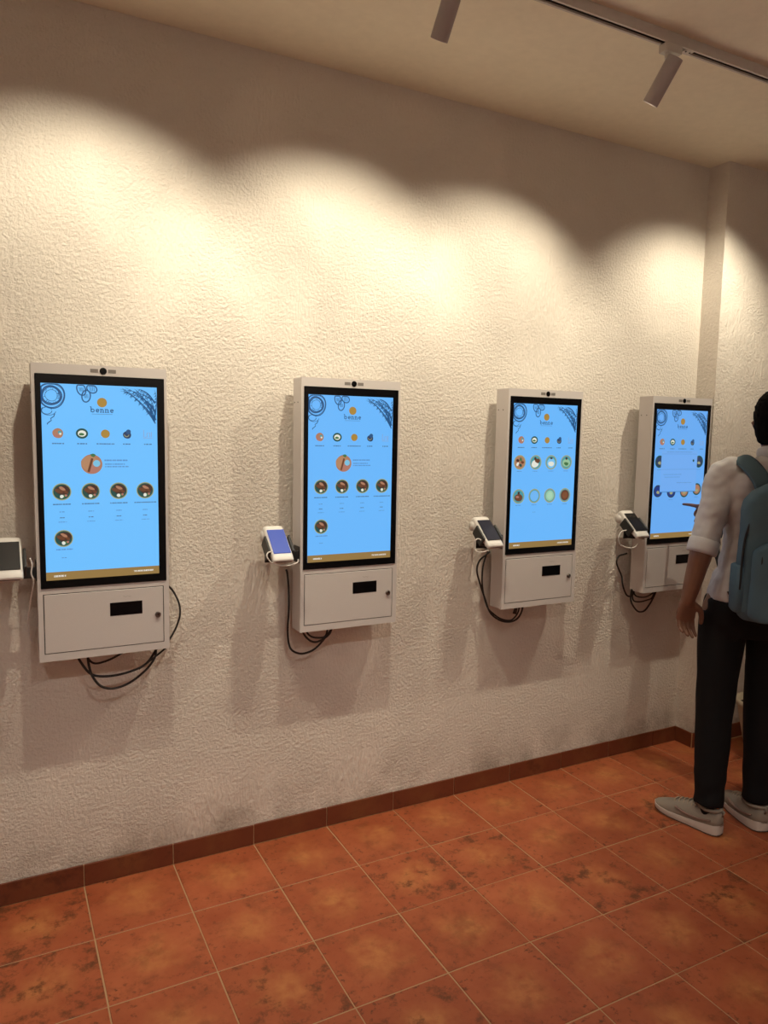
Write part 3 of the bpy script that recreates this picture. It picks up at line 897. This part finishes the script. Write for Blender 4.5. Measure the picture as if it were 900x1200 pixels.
def terminal(i, label, scol, dx=0.0, wire=None, yaw=0.0, dy=0.0, dz=0.0):
    c = Vector((KX[i] - 0.0875 + dx, -0.133 + dy, 1.168 + dz))
    Rm = Matrix.Rotation(yaw, 4, 'Z') @ Matrix.Rotation(TERM_TILT, 4, 'X')
    T = Matrix.Translation(c) @ Rm
    t = empty('card_terminal', c); t.matrix_world = T
    W2, L2 = 0.038, 0.080
    X, Y, Z = Vector((1, 0, 0)), Vector((0, 1, 0)), Vector((0, 0, 1))
    # body: lofted along its length, thick printer end, slim card end
    bm = bmesh.new(); rings = []
    for y, zt, zb, wd in ((-L2, .004, -.010, .9), (-L2 + .004, .007, -.014, .98), (-L2 + .02, .009, -.018, 1), (-0.01, .010, -.022, 1), (0.03, .011, -.03, 1),
                          (0.045, .012, -.046, 1), (0.06, .013, -.052, 1), (0.073, .011, -.048, .99), (L2, .004, -.038, .92)):
        rings.append(sup(Vector((0, y, (zt + zb) / 2)), X, Z, W2 * wd, (zt - zb) / 2, 4.5, 24))
    loft(bm, rings)
    obj('terminal_body', bm, M['white'], t, True)
    bm = bmesh.new(); box(bm, -0.031, 0.031, -0.052, 0.054, 0.0098, 0.0136, 0.0008, 1)
    s = obj('terminal_screen', bm, scol, t); s.rotation_euler = (0.018, 0, 0)
    bx('card_slot', -0.028, 0.028, -L2 - 0.0008, -L2 + 0.004, -0.0045, -0.002, M['black'], t)
    bm = bmesh.new(); tube(bm, [(-W2 * .8, 0.058, -.026), (-W2 - .0012, 0.058, -.026)], 0.020, 20)
    obj('paper_cover', bm, M['white'], t, True)
    if wire:
        P = [T.inverted() @ at(u, v, y) for u, v, y in wire]
        bm = bmesh.new(); tube(bm, spline(P, 6), 0.0024, 8); obj('white_cable', bm, M['wcable'], t, True)
    tag(t, label, 'card terminal', 'card terminals beside the kiosks')
    # cradle: part of the kiosk
    k = KI[i]
    bm = bmesh.new()
    A = Matrix.Translation(c - k.location) @ Rm
    for sgn in (-1, 1):
        box(bm, sgn * 0.0435 - 0.0042, sgn * 0.0435 + 0.0042, -0.046, 0.028, -0.030, 0.0125, 0.003, 2, T=A)
    box(bm, -0.0475, 0.0475, -0.046, 0.026, -0.034, -0.026, 0.001, 1, T=A)
    cr = obj('terminal_cradle', bm, M['black'], k)
    bm = bmesh.new()
    hx = -KW / 2
    box(bm, hx - 0.13 + dx, hx - 0.0002, -0.074, -0.070, 1.10 - KBOT, 1.135 - KBOT, 0.001, 1)
    box(bm, hx - 0.003, hx - 0.0002, -0.076, -0.02, 1.09 - KBOT, 1.15 - KBOT, 0.001, 1)
    q = (c - k.location)
    box(bm, q.x - 0.012, q.x + 0.012, -0.094, -0.066, 1.10 - KBOT, 1.135 - KBOT, 0.002, 1)
    obj('bracket_arm', bm, M['black'], cr)
    return t


def wz(f, q, y): return [(*f([p])[0], y + 0.004 * math.sin(n * 2.1)) for n, p in enumerate(q)]


z4t = z4
z6t = lambda q: [(540 + x / 9.225, 590 + y / 9.225) for x, y in q]
tsc = {'dark': mat('terminal_screen_off', (0.03, 0.03, 0.032), 0.25), 'navy': mat('terminal_screen_navy', (0.018, 0.020, 0.04), 0.22),
       'black': mat('terminal_screen_black', (0.012, 0.012, 0.013), 0.22), 'blue': emit('terminal_screen_blue', srgb(62, 88, 176), 1.0)}
terminal(0, 'card terminal with dark screen at the left edge beside the nearest kiosk', tsc['dark'], dx=0.011,
         wire=[(35, 654, -.19), (37.5, 662, -.19), (36.5, 672, -.19), (39, 680, -.185), (38, 690, -.17), (35.5, 705, -.14), (33, 725, -.10), (34, 742, -.07), (37, 752, -.05)])
terminal(1, 'card terminal with glowing blue screen beside the second kiosk', tsc['blue'],
         wire=wz(z4, [(132, 252), (108, 260), (103, 282), (128, 313), (165, 325), (215, 328), (262, 312), (268, 295)], -0.185))
terminal(2, 'card terminal with navy screen and curled white cable beside the third kiosk', tsc['navy'],
         wire=wz(z6t, [(220, 400), (200, 384), (172, 386), (150, 420), (150, 480), (175, 522), (215, 528), (262, 520), (300, 505)], -0.195))
terminal(3, 'card terminal with black screen beside the rightmost kiosk', tsc['black'],
         wire=wz(z8, [(292, 268), (245, 282), (216, 335), (220, 398), (260, 430), (330, 447), (380, 435), (405, 405)], -0.18))


# ================================================================== potted plant by the stepped wall
def potted_plant(x, y):
    t = empty('potted_plant', (x, y, 0))
    bm = bmesh.new()
    lathe(bm, [(0, 0.0), (0.085, 0.0), (0.095, 0.01), (0.135, 0.20), (0.142, 0.245), (0.15, 0.25), (0.15, 0.275), (0.138, 0.275), (0.134, 0.24), (0, 0.235)], 32)
    obj('pot', bm, mat('cream_ceramic', (0.55, 0.46, 0.33), 0.5, bump=(18, 0.2, 0.003)), t, True)
    bm = bmesh.new(); lathe(bm, [(0, 0.244), (0.08, 0.249), (0.134, 0.243)], 24)
    obj('soil', bm, mat('dark_soil', (0.02, 0.014, 0.01), 0.95, bump=(80, 0.8, 0.01)), t, True)
    lm = mat('dark_green_leaf', (0.022, 0.05, 0.022), 0.4)
    rnd = random.Random(11)
    for k in range(13):
        a = k * 2.4; ln = rnd.uniform(0.22, 0.42); lean = rnd.uniform(0.25, 0.75)
        ca, sa = math.cos(a), math.sin(a)
        if sa > 0.2: lean *= 0.35; ln *= 0.9
        rings = []
        for q in range(8):
            s = q / 7; r = 0.02 + ln * lean * s ** 1.4; z = 0.24 + ln * (s - 0.35 * lean * s * s)
            wd = 0.004 + 0.030 * math.sin(PI * min(1, s * 1.02)) ** 0.8 * (0.35 + 0.65 * s) if q < 7 else 0.002
            c = Vector((r * ca, r * sa, z)); sd = Vector((-sa, ca, 0)); nn = Vector((-ca * 0.6, -sa * 0.6, 0.8))
            rings.append([c - sd * wd + nn * wd * .3, c - nn * 0.0012, c + sd * wd + nn * wd * .3, c + nn * 0.0012])
        bm = bmesh.new(); loft(bm, rings); obj('leaf', bm, lm, t, True)
    return tag(t, 'cream potted plant on the floor behind the person\'s legs', 'potted plant')


potted_plant(3.36, -0.33)

# ================================================================== the person
AZ = math.radians(37)
Lv = Vector((-math.cos(AZ), math.sin(AZ), 0)); Fv = Vector((math.sin(AZ), math.cos(AZ), 0)); Zv = Vector((0, 0, 1))
HIP = Vector((2.615, -0.715, 0)); CHEST = Vector((2.655, -0.755, 0)); HEAD = Vector((2.675, -0.745, 0))


def pt(b, l, f, z): return Vector((b.x, b.y, 0)) + Lv * l + Fv * f + Zv * z


person = empty('person', (2.60, -0.72, 0))
PO = person.location.copy()
skin = mat('skin', (0.20, 0.092, 0.055), 0.5, bump=(60, 0.05, 0.001))


def person_part(name, bm, voxel, smooth, material, shape=None, label=None):
    for v in bm.verts: v.co -= PO
    o = fuse(name, bm, voxel, smooth, material, person, shape)
    if label: o['label'] = label
    return o


# joints
SH_L = pt(CHEST, 0.185, -0.005, 1.425); SH_R = pt(CHEST, -0.185, 0.01, 1.425)
EL_L = at(822, 647, -0.645); WR_L = at(806, 703, -0.62)
EL_R = Vector((2.905, -0.585, 1.155)); WR_R = Vector((2.878, -0.328, 1.237))
ANK_L = Vector((2.488, -0.690, 0.09)); ANK_R = Vector((2.70, -0.755, 0.09))
HP_L = pt(HIP, 0.09, 0, 0.90); HP_R = pt(HIP, -0.09, 0, 0.90)
KN_L = (HP_L + ANK_L) / 2 + Fv * 0.015 + Zv * 0.02; KN_R = (HP_R + ANK_R) / 2 + Fv * 0.02 + Zv * 0.02


def hand(bm, wrist, along, palmn, thumb, curls, spread=0.35, s=1.0, out=0.75):
    """palm with five separate fingers; along: wrist to knuckles, palmn: out of the palm, thumb: side of the thumb"""
    a = along.normalized(); n = (palmn - a * palmn.dot(a)).normalized(); h = a.cross(n).normalized()
    if h.dot(thumb) < 0: h = -h
    rings = []
    for d, wd, th in ((-.02, .026, .021), (.0, .028, .020), (.02, .036, .017), (.05, .041, .0155), (.075, .041, .0135), (.088, .036, .009)):
        rings.append(sup(wrist + a * d * s, h, n, wd * s, th * s, 2.5, 18))
    loft(bm, rings)
    for k, (off, ln) in enumerate(((.029, .072), (.0095, .080), (-.0105, .074), (-.029, .058))):
        p = wrist + a * .076 * s + h * off * s; ang = 0.0; pts = [p]
        d0 = (a + h * off * spread * 6).normalized()
        for q, seg in enumerate((.45, .31, .24)):
            ang += curls[k][q]
            dv = (d0 * math.cos(ang) + n * math.sin(ang)).normalized()
            p = p + dv * ln * seg * s; pts.append(p)
        tube(bm, spline(pts, 3), [0.0092 * s - 0.00030 * s * q for q in range(10)], 10, round_ends=True)
    p = wrist + a * .018 * s + h * .026 * s
    c = curls[4]
    p1 = p + (a * .6 + h * out + n * c[0]).normalized() * .036 * s
    p2 = p1 + (a * .9 + h * (out - .5) + n * c[1]).normalized() * .030 * s
    p3 = p2 + (a * .95 + h * (out - .75) + n * c[2]).normalized() * .024 * s
    tube(bm, spline([p, p1, p2, p3], 3), [0.0135 * s - 0.0005 * s * q for q in range(10)], 10, round_ends=True)


# ---- body: one continuous surface
bm = bmesh.new()
HC = pt(HEAD, 0, 0.0, 1.625)
hf = Matrix.Rotation(-0.42, 3, 'Z') @ Fv; hl = Matrix.Rotation(-0.42, 3, 'Z') @ Lv
rings = []
for z, a, b_, off in ((-.125, .030, .035, .045), (-.115, .046, .060, .035), (-.095, .056, .075, .022), (-.06, .064, .088, .010), (-.02, .070, .094, .004), (.02, .0745, .097, 0),
                      (.055, .0735, .095, -.003), (.085, .062, .080, -.004), (.105, .042, .055, -.004), (.116, .018, .022, -.004)):
    rings.append(sup(HC + Zv * z + hf * off, hl, hf, a, b_, 2.2, 24))
loft(bm, rings)
# face: nose, brow, lips, chin, ears
tube(bm, [HC + hf * .088 + Zv * .012, HC + hf * .104 - Zv * .012, HC + hf * .112 - Zv * .030], [.008, .010, .013], 10, round_ends=True)
for s in (-1, 1):
    tube(bm, [HC + hf * .086 + hl * s * .012 + Zv * .024, HC + hf * .082 + hl * s * .046 + Zv * .024], [.009, .008], 10, round_ends=True)
    tube(bm, [HC + hl * s * .070 + Zv * .018 + hf * -.002, HC + hl * s * .084 + Zv * .002 - hf * .008, HC + hl * s * .072 - Zv * .034], [.008, .013, .009], 10, round_ends=True)
    tube(bm, [HC + hf * .09 + hl * s * .012 - Zv * .032, HC + hf * .1 + hl * s * .012 - Zv * .034], [.008, .008], 8, round_ends=True)
for z in (-.058, -.070): tube(bm, [HC + hf * .088 + hl * .022 + Zv * z, HC + hf * .098 + Zv * z, HC + hf * .088 - hl * .022 + Zv * z], [.005, .0065, .005], 8, round_ends=True)
tube(bm, [HC + hf * .07 - Zv * .11, HC + hf * .078 - Zv * .098], [.018, .016], 10, round_ends=True)
# neck, trunk, limbs
loft(bm, [sup(HC - Zv * .02 - hf * .02, Lv, Fv, .052, .056, 2, 18), sup(HC - Zv * .10 - hf * .02, Lv, Fv, .054, .058, 2, 18), sup(pt(CHEST, 0, -.025, 1.475), Lv, Fv, .060, .060, 2, 18), sup(pt(CHEST, 0, -.02, 1.42), Lv, Fv, .10, .07, 2, 18)])
rings = []
for z, a, b_, t, off in ((0.84, .12, .09, 0, 0), (0.90, .145, .10, 0, 0), (0.98, .130, .09, .1, 0), (1.08, .120, .085, .4, 0), (1.20, .128, .09, .7, 0), (1.32, .155, .105, 1, -.01), (1.40, .165, .09, 1, -.015), (1.45, .11, .06, 1, -.02)):
    rings.append(sup(pt(HIP.lerp(CHEST, t), 0, off, z), Lv, Fv, a, b_, 2.4, 24))
loft(bm, rings)
for sh, el, wr in ((SH_L, EL_L, WR_L), (SH_R, EL_R, WR_R)):
    tube(bm, spline([sh, sh.lerp(el, .5), el, el.lerp(wr, .3), el.lerp(wr, .7), wr], 4),
         [(.050 + (.043 - .050) * k / 8) if k < 8 else (.043 - (.043 - .0265) * ((k - 8) / 12) ** 1.2) for k in range(21)], 14, round_ends=True)
for hp, kn, an in ((HP_L, KN_L, ANK_L), (HP_R, KN_R, ANK_R)):
    tube(bm, spline([hp, hp.lerp(kn, .5), kn, kn.lerp(an, .35), an.lerp(kn, .15), an - Zv * .04], 4), [.082, .08, .078, .076, .073, .07, .067, .063, .058, .055, .054, .054, .053, .052, .048, .043, .039, .034, .030, .026, .025], 14, round_ends=True)
for an, ang in ((ANK_L, -0.16), (ANK_R, 0.42)):
    d = Vector((math.sin(ang), math.cos(ang), 0))
    tube(bm, [an - Zv * .05 - d * .03, an - Zv * .05 + d * .08, an - Zv * .058 + d * .16], [(.026, .026), (.032, .022), (.026, .014)], 12, round_ends=True)
# hanging left hand: palm towards the thigh, fingers loosely curled; pointing right hand
down = (at(801, 742, -0.605) - WR_L)
hand(bm, WR_L, down, -Fv * .9 - Lv * .35, -Lv + Fv * .3, [(.22, .35, .25), (.30, .45, .3), (.36, .5, .3), (.42, .5, .3), (.2, .1, .1)])
tip = at(804, 592, -0.172)
pdir = (tip - WR_R)
hand(bm, WR_R, pdir, Vector((-.35, .05, -.9)), Vector((-1, 0, .3)), [(.03, .05, .05), (1.25, 1.5, .9), (1.3, 1.5, .9), (1.35, 1.5, .9), (1.0, 1.2, .6)], out=0.1)
body = person_part('body', bm, 0.0042, 3, skin)
body['label'] = 'brown skin of neck, forearms and hands'

# eyes and brows sit in the face
eyem = mat('eye', (0.6, 0.56, 0.52), 0.2); irism = mat('iris', (0.02, 0.012, 0.008), 0.15)
for s in (-1, 1):
    bm = bmesh.new(); bmesh.ops.create_uvsphere(bm, u_segments=14, v_segments=10, radius=0.0115)
    e = obj('eye', bm, eyem, person, True, HC - PO + hf * .0845 + hl * s * .030 + Zv * .006)
    bm = bmesh.new(); bmesh.ops.create_uvsphere(bm, u_segments=12, v_segments=8, radius=0.0056)
    obj('iris', bm, irism, e, True, hf * .0072)


# ---- hair: short black cap
def hair_shape(co, nn):
    q = co * 75
    return co + nn * (0.0035 * noise.noise(q) + 0.002 * noise.noise(co * 190))


bm = bmesh.new(); rings = []
for z, a, b_, off in ((-.082, .050, .030, -.060), (-.068, .064, .052, -.050), (-.040, .076, .072, -.036), (-.005, .084, .084, -.026), (.035, .087, .096, -.018), (.065, .084, .101, -.008), (.092, .073, .091, -.004), (.116, .054, .070, -.002), (.131, .026, .034, 0)):
    rings.append(sup(HC + Zv * z + hf * off, hl, hf, a, b_, 2.3, 26))
loft(bm, rings)
person_part('hair', bm, 0.004, 3, mat('black_hair', (0.005, 0.004, 0.0035), 0.9, spec=0.08, bump=(260, 0.5, 0.002)), hair_shape, 'short black hair')


# ---- shirt with rolled sleeves
def shirt_shape(co, nn):
    w_ = co + PO
    d = 0.007 * noise.noise(Vector((w_.x * 18, w_.y * 18, w_.z * 10))) + 0.0045 * noise.noise(w_ * 36)
    # drag folds at the waist and across the upper arm
    d += 0.0035 * math.sin(w_.z * 70 + 5 * noise.noise(w_ * 9)) * max(0, 1 - abs(w_.z - 1.06) / .12)
    return co + nn * d


bm = bmesh.new(); rings = []
for z, a, b_, t, off in ((0.935, .154, .118, 0, 0), (0.96, .160, .124, .1, 0), (1.00, .154, .120, .25, 0), (1.08, .142, .110, .45, 0), (1.18, .146, .112, .75, 0), (1.30, .174, .120, 1, -.008), (1.37, .184, .114, 1, -.012), (1.42, .176, .100, 1, -.018), (1.455, .125, .075, 1, -.022), (1.485, .078, .068, 1, -.025), (1.50, .070, .066, 1, -.027)):
    rings.append(sup(pt(HIP.lerp(CHEST, t), 0, off, z), Lv, Fv, a, b_, 2.5, 28))
loft(bm, rings)
for sh, el, wr in ((SH_L, EL_L, WR_L), (SH_R, EL_R, WR_R)):
    inn = sh.lerp(pt(CHEST, 0, 0, 1.40), .35)
    tube(bm, spline([inn, sh, sh.lerp(el, .33), sh.lerp(el, .66), el.lerp(sh, .06)], 4), [.060, .062, .064, .064, .063, .062, .061, .060, .059, .058, .057, .056, .055, .054, .053, .052, .052], 18, round_ends=False)
shm = mat('pale_grey_shirt', (0.60, 0.58, 0.585), 0.85, spec=0.2, bump=(420, 0.15, 0.001))
shirt = person_part('shirt', bm, 0.0065, 4, shm, shirt_shape, 'pale grey shirt with rolled sleeves')
for sh, el in ((SH_L, EL_L), (SH_R, EL_R)):
    d = (el - sh).normalized(); bm = bmesh.new()
    tube(bm, [el - d * .052 - PO, el - d * .048 - PO, el - d * .030 - PO, el - d * .008 - PO, el + d * .004 - PO, el + d * .006 - PO], [.051, .0565, .0575, .0570, .055, .046], 22)
    obj('rolled_cuff', bm, shm, shirt, True)
bm = bmesh.new()
tube(bm, [pt(CHEST, .068 * math.cos(t), -.027 + .066 * math.sin(t), 1.512 + .012 * -math.sin(t)) - PO for t in [2 * PI * k / 24 for k in range(25)]], [(.007, .021)] * 25, 10, ref=Zv, cap=False)
obj('collar', bm, shm, shirt, True)


# ---- trousers
def trouser_shape(co, nn):
    w_ = co + PO
    return co + nn * (0.004 * noise.noise(Vector((w_.x * 14, w_.y * 14, w_.z * 8))) + 0.003 * math.sin(w_.z * 60 + 4 * noise.noise(w_ * 8)) * max(0, 1 - abs(w_.z - .14) / .14))


bm = bmesh.new(); rings = []
for z, a, b_ in ((0.80, .145, .112), (0.85, .164, .124), (0.90, .166, .126), (0.935, .160, .120), (0.955, .142, .102)):
    rings.append(sup(pt(HIP, 0, 0, z), Lv, Fv, a, b_, 2.5, 26))
loft(bm, rings)
for hp, kn, an in ((HP_L, KN_L, ANK_L), (HP_R, KN_R, ANK_R)):
    tube(bm, spline([hp - Zv * .02, hp.lerp(kn, .5), kn, kn.lerp(an, .5), an + Zv * .020], 4), [.090, .090, .088, .086, .083, .080, .077, .075, .073, .071, .069, .067, .064, .062, .059, .057, .056], 18)
person_part('trousers', bm, 0.007, 4, mat('black_trousers', (0.007, 0.007, 0.008), 0.8, spec=0.2, bump=(300, 0.15, 0.001)), trouser_shape, 'black trousers')


# ---- socks
sockm = mat('black_sock', (0.012, 0.012, 0.012), 0.9, spec=0.1)
for an in (ANK_L, ANK_R):
    bm = bmesh.new(); tube(bm, [an - PO - Zv * .02, an - PO + Zv * .02, an - PO + Zv * .10], [.0275, .029, .036], 18)
    obj('sock', bm, sockm, person, True)
# ---- shoes
upm = mat('greige_mesh_fabric', (0.30, 0.255, 0.21), 0.85, spec=0.2, bump=(420, 0.5, 0.001))
solem = mat('off_white_foam', (0.62, 0.56, 0.51), 0.6)
outm = mat('brown_outsole', (0.10, 0.06, 0.045), 0.8)
swm = mat('dusky_side_stripe', (0.26, 0.16, 0.13), 0.6)
lacem = mat('tan_lace', (0.42, 0.33, 0.24), 0.8)


def shoe(heel, ang, side):
    """heel: back end on the floor; ang: heading from +y towards +x; side +1 = left foot"""
    d = Vector((math.sin(ang), math.cos(ang), 0)); l_ = Vector((-d.y, d.x, 0))  # l_: to the wearer's left
    base = heel - PO
    P = lambda t, x, z: base + d * t + l_ * (x + side * cur(t)) + Zv * z
    cur = lambda t: -0.010 * math.sin(PI * min(1, t / .29))
    s = empty('shoe', (0, 0, 0)); s.parent = person
    half = lambda t: 0.036 + 0.013 * math.sin(PI * min(1, max(0, (t - .02) / .29)) ** 1.25) + (0.002 if t < .1 else 0)
    ts = [0.0, .006, .02, .05, .09, .13, .17, .21, .245, .268, .282, .289]
    wf = [.35, .68, .9, 1, 1, 1, 1.02, 1.03, .96, .80, .52, .25]
    tl = [.005, .003, .001, 0, 0, 0, 0, .001, .004, .008, .012, .016]
    th = [.044, .045, .043, .040, .035, .031, .029, .027, .026, .026, .026, .026]

    def layer(z0f, z1f, grow):
        rs = []
        for t, f, a, b_ in zip(ts, wf, tl, th):
            hw_ = half(t) * f * grow
            z0, z1 = z0f(a, b_), z1f(a, b_)
            rs.append([P(t, -hw_ * .94, z0), P(t, hw_ * .94, z0), P(t, hw_ * 1.03, (z0 + z1) / 2), P(t, hw_, z1), P(t, -hw_, z1), P(t, -hw_ * 1.03, (z0 + z1) / 2)])
        return rs
    bm = bmesh.new(); loft(bm, layer(lambda a, b_: a + .004, lambda a, b_: a * .6 + b_, 1.0)); o = obj('midsole', bm, solem, s, True)
    o.data.set_sharp_from_angle(angle=0.9)
    bm = bmesh.new(); loft(bm, layer(lambda a, b_: a, lambda a, b_: a + .005, 0.98)); obj('outsole', bm, outm, s)
    # upper
    top = [.092, .098, .100, .094, .096, .093, .082, .068, .056, .048, .042, .036]
    rs = []
    for t, f, a, b_, hh in zip(ts, wf, tl, th, top):
        hw_ = half(t) * f * 0.95; z0 = a * .6 + b_ - .006; h_ = hh - z0; ring = []
        for k in range(13):
            q = PI * k / 12; x = math.cos(q); zz = math.sin(q)
            ring.append(P(t, hw_ * math.copysign(abs(x) ** .75, x) * (1 - (.10 if t < .11 else .22) * zz ** 2), z0 + h_ * zz ** .8))
        rs.append(ring)
    bm = bmesh.new(); loft(bm, rs); obj('upper', bm, upm, s, True)
    bm = bmesh.new()      # padded collar round the ankle, pull tab at the heel
    cpts = [P(.056 + .048 * math.cos(q), .0335 * math.sin(q), .096 + .006 * abs(math.cos(q))) for q in [2 * PI * k / 20 for k in range(21)]]
    tube(bm, cpts, .0075, 8, cap=False); tube(bm, [P(-.001, 0, .082), P(-.008, 0, .100), P(-.002, 0, .106)], [(.006, .002)] * 3, 6)
    obj('ankle_collar', bm, upm, s, True)
    bm = bmesh.new()
    for k in range(5):
        t = .118 + .019 * k
        j = max(i for i in range(len(ts)) if ts[i] <= t); zc = top[j] + (top[j + 1] - top[j]) * (t - ts[j]) / (ts[j + 1] - ts[j]) + .003
        tube(bm, spline([P(t, -.026, zc - .018), P(t + .004, -.012, zc - .002), P(t + .006, .012, zc - .002), P(t + .002, .026, zc - .018)], 3), .0028, 6)
    tube(bm, spline([P(.12, 0, .095), P(.105, .02, .105), P(.10, .035, .092), P(.118, .012, .096)], 4), .0022, 6)
    tube(bm, spline([P(.12, 0, .095), P(.11, -.02, .104), P(.10, -.034, .090)], 4), .0022, 6)
    obj('laces', bm, lacem, s, True)
    for sd in (-1, 1):    # stripe on each flank
        bm = bmesh.new(); tube(bm, spline([P(.03, sd * (half(.03) * .93), .062), P(.085, sd * (half(.085) * .955), .050), P(.14, sd * (half(.14) * .955), .050), P(.18, sd * (half(.18) * .93), .060)], 4), [(.006, .0035)] * 13, 8)
        obj('side_stripe', bm, swm, s, True)
    return s


shoe(Vector((2.497, -0.752, 0)), -0.16, 1)
shoe(Vector((2.672, -0.812, 0)), 0.42, -1)
tag(person, 'person in pale grey shirt and black trousers standing at the last kiosk', 'person')


# ================================================================== backpack
bpk = empty('backpack', pt(CHEST, 0, -0.22, 0.90)); BO = bpk.location.copy()
bmat_ = mat('teal_grey_nylon', (0.085, 0.145, 0.185), 0.75, spec=0.25, bump=(500, 0.25, 0.001))
bdark = mat('dark_teal_trim', (0.03, 0.05, 0.065), 0.8, spec=0.2)
zipm = mat('black_zip', (0.010, 0.011, 0.012), 0.6)
BL = lambda l, f, z: pt(CHEST, l, f, z) - BO


def bag(z0, z1, lw, f0, f1, topr, e=3.2, n=30):
    rs = []; N = 16
    for k in range(N + 1):
        t = k / N; z = z0 + (z1 - z0) * t
        kw = 1.0
        if t < .08: kw = .82 + .18 * math.sin(PI / 2 * t / .08)
        if t > 1 - topr: kw = math.sqrt(max(0.02, 1 - ((t - 1 + topr) / topr) ** 2 * .93))
        bulge = 1 + 0.06 * math.sin(PI * t)
        rs.append(sup(BL(0, (f0 + f1) / 2 - (1 - kw) * .0, z), Lv, Fv, lw * (0.25 + .75 * kw) * (1.02 - .05 * t), (f1 - f0) / 2 * (0.45 + .55 * kw) * bulge, e, n))
    return rs


def puff(co, nn):
    return co + nn * (0.005 * noise.noise(co * 11) + 0.002 * noise.noise(co * 30))


def bag_part(name, rings, voxel, parent, material):
    bm = bmesh.new(); loft(bm, rings); return fuse(name, bm, voxel, 3, material, parent, puff)


main = bag_part('main_compartment', bag(0.905, 1.405, .166, -.265, -.115, .22), .006, bpk, bmat_)
pk = bag_part('front_pocket', bag(0.915, 1.21, .143, -.315, -.235, .18), .006, bpk, bmat_)
for s in (-1, 1):
    rs = [[q + Lv * s * .160 for q in sup(BL(0, -.185, z), Lv, Fv, .022 * k, .055 * k, 2.6, 16)] for z, k in ((.93, .6), (.94, .9), (1.02, 1), (1.10, .96), (1.105, .7))]
    bm = bmesh.new(); loft(bm, rs); obj('side_pocket', bm, bmat_, bpk, True)


def ribbon(name, pts, wd, th, material, parent, ref=Zv):
    bm = bmesh.new(); tube(bm, spline(pts, 5), [(wd, th)] * ((len(pts) - 1) * 5 + 1), 8, ref=ref); return obj(name, bm, material, parent, True)


def zarc(lw, f, z0, z1, n=15):
    """arch of a zip: up one side, over the top, down the other"""
    return [BL(lw * math.cos(PI * k / (n - 1)), f, z0 + (z1 - z0) * math.sin(PI * k / (n - 1)) ** .55) for k in range(n)]


zp = ribbon('main_zip', zarc(.166, -.235, 1.02, 1.385), .0045, .0045, zipm, main, Fv)
ribbon('pocket_zip', [BL(l, -.319 + .013 * (l / .1) ** 2, 1.155) for l in (-.12, -.07, -.02, .02, .07, .12)], .004, .004, zipm, pk, Zv)
ribbon('zip_flap', [BL(l, -.317 + .014 * (l / .1) ** 2, 1.166) for l in (-.125, -.07, -.02, .02, .07, .125)], .010, .005, bmat_, pk, Fv)
ribbon('zip_pull', [BL(.118, -.303, 1.155), BL(.12, -.308, 1.135), BL(.12, -.306, 1.118)], .003, .002, zipm, pk, Fv)
ribbon('grab_handle', [BL(.04, -.17, 1.385), BL(.035, -.165, 1.425), BL(0, -.165, 1.44), BL(-.035, -.165, 1.425), BL(-.04, -.17, 1.385)], .011, .004, bdark, bpk, Fv)
for s in (-1, 1):
    # padded strap: from the top of the bag over the shoulder, down the chest and back under the arm
    a = s * .075
    pts = [BL(a * .9, -.130, 1.355), BL(a * 1.1, -.125, 1.41), BL(a * 1.5, -.09, 1.462), BL(a * 1.8, -.02, 1.488), BL(a * 1.85, .055, 1.455), BL(a * 1.8, .115, 1.38), BL(a * 1.85, .140, 1.27), BL(a * 2.2, .118, 1.17)]
    st = ribbon('shoulder_strap', pts, .033, .0075, bmat_, bpk, Fv)
    ribbon('adjuster_webbing', [BL(a * 2.25, .128, 1.18), BL(a * 2.2, .07, 1.09), BL(a * 2.1, -.01, 1.02), BL(a * 2.05, -.10, .975), BL(a * 1.9, -.15, .955)], .012, .003, zipm, st, Fv)
    ribbon('strap_buckle', [BL(a * 2.22, .115, 1.165), BL(a * 2.22, .098, 1.135)], .017, .006, zipm, st, Fv)
tag(bpk, 'teal grey backpack worn on the person\'s back', 'backpack')
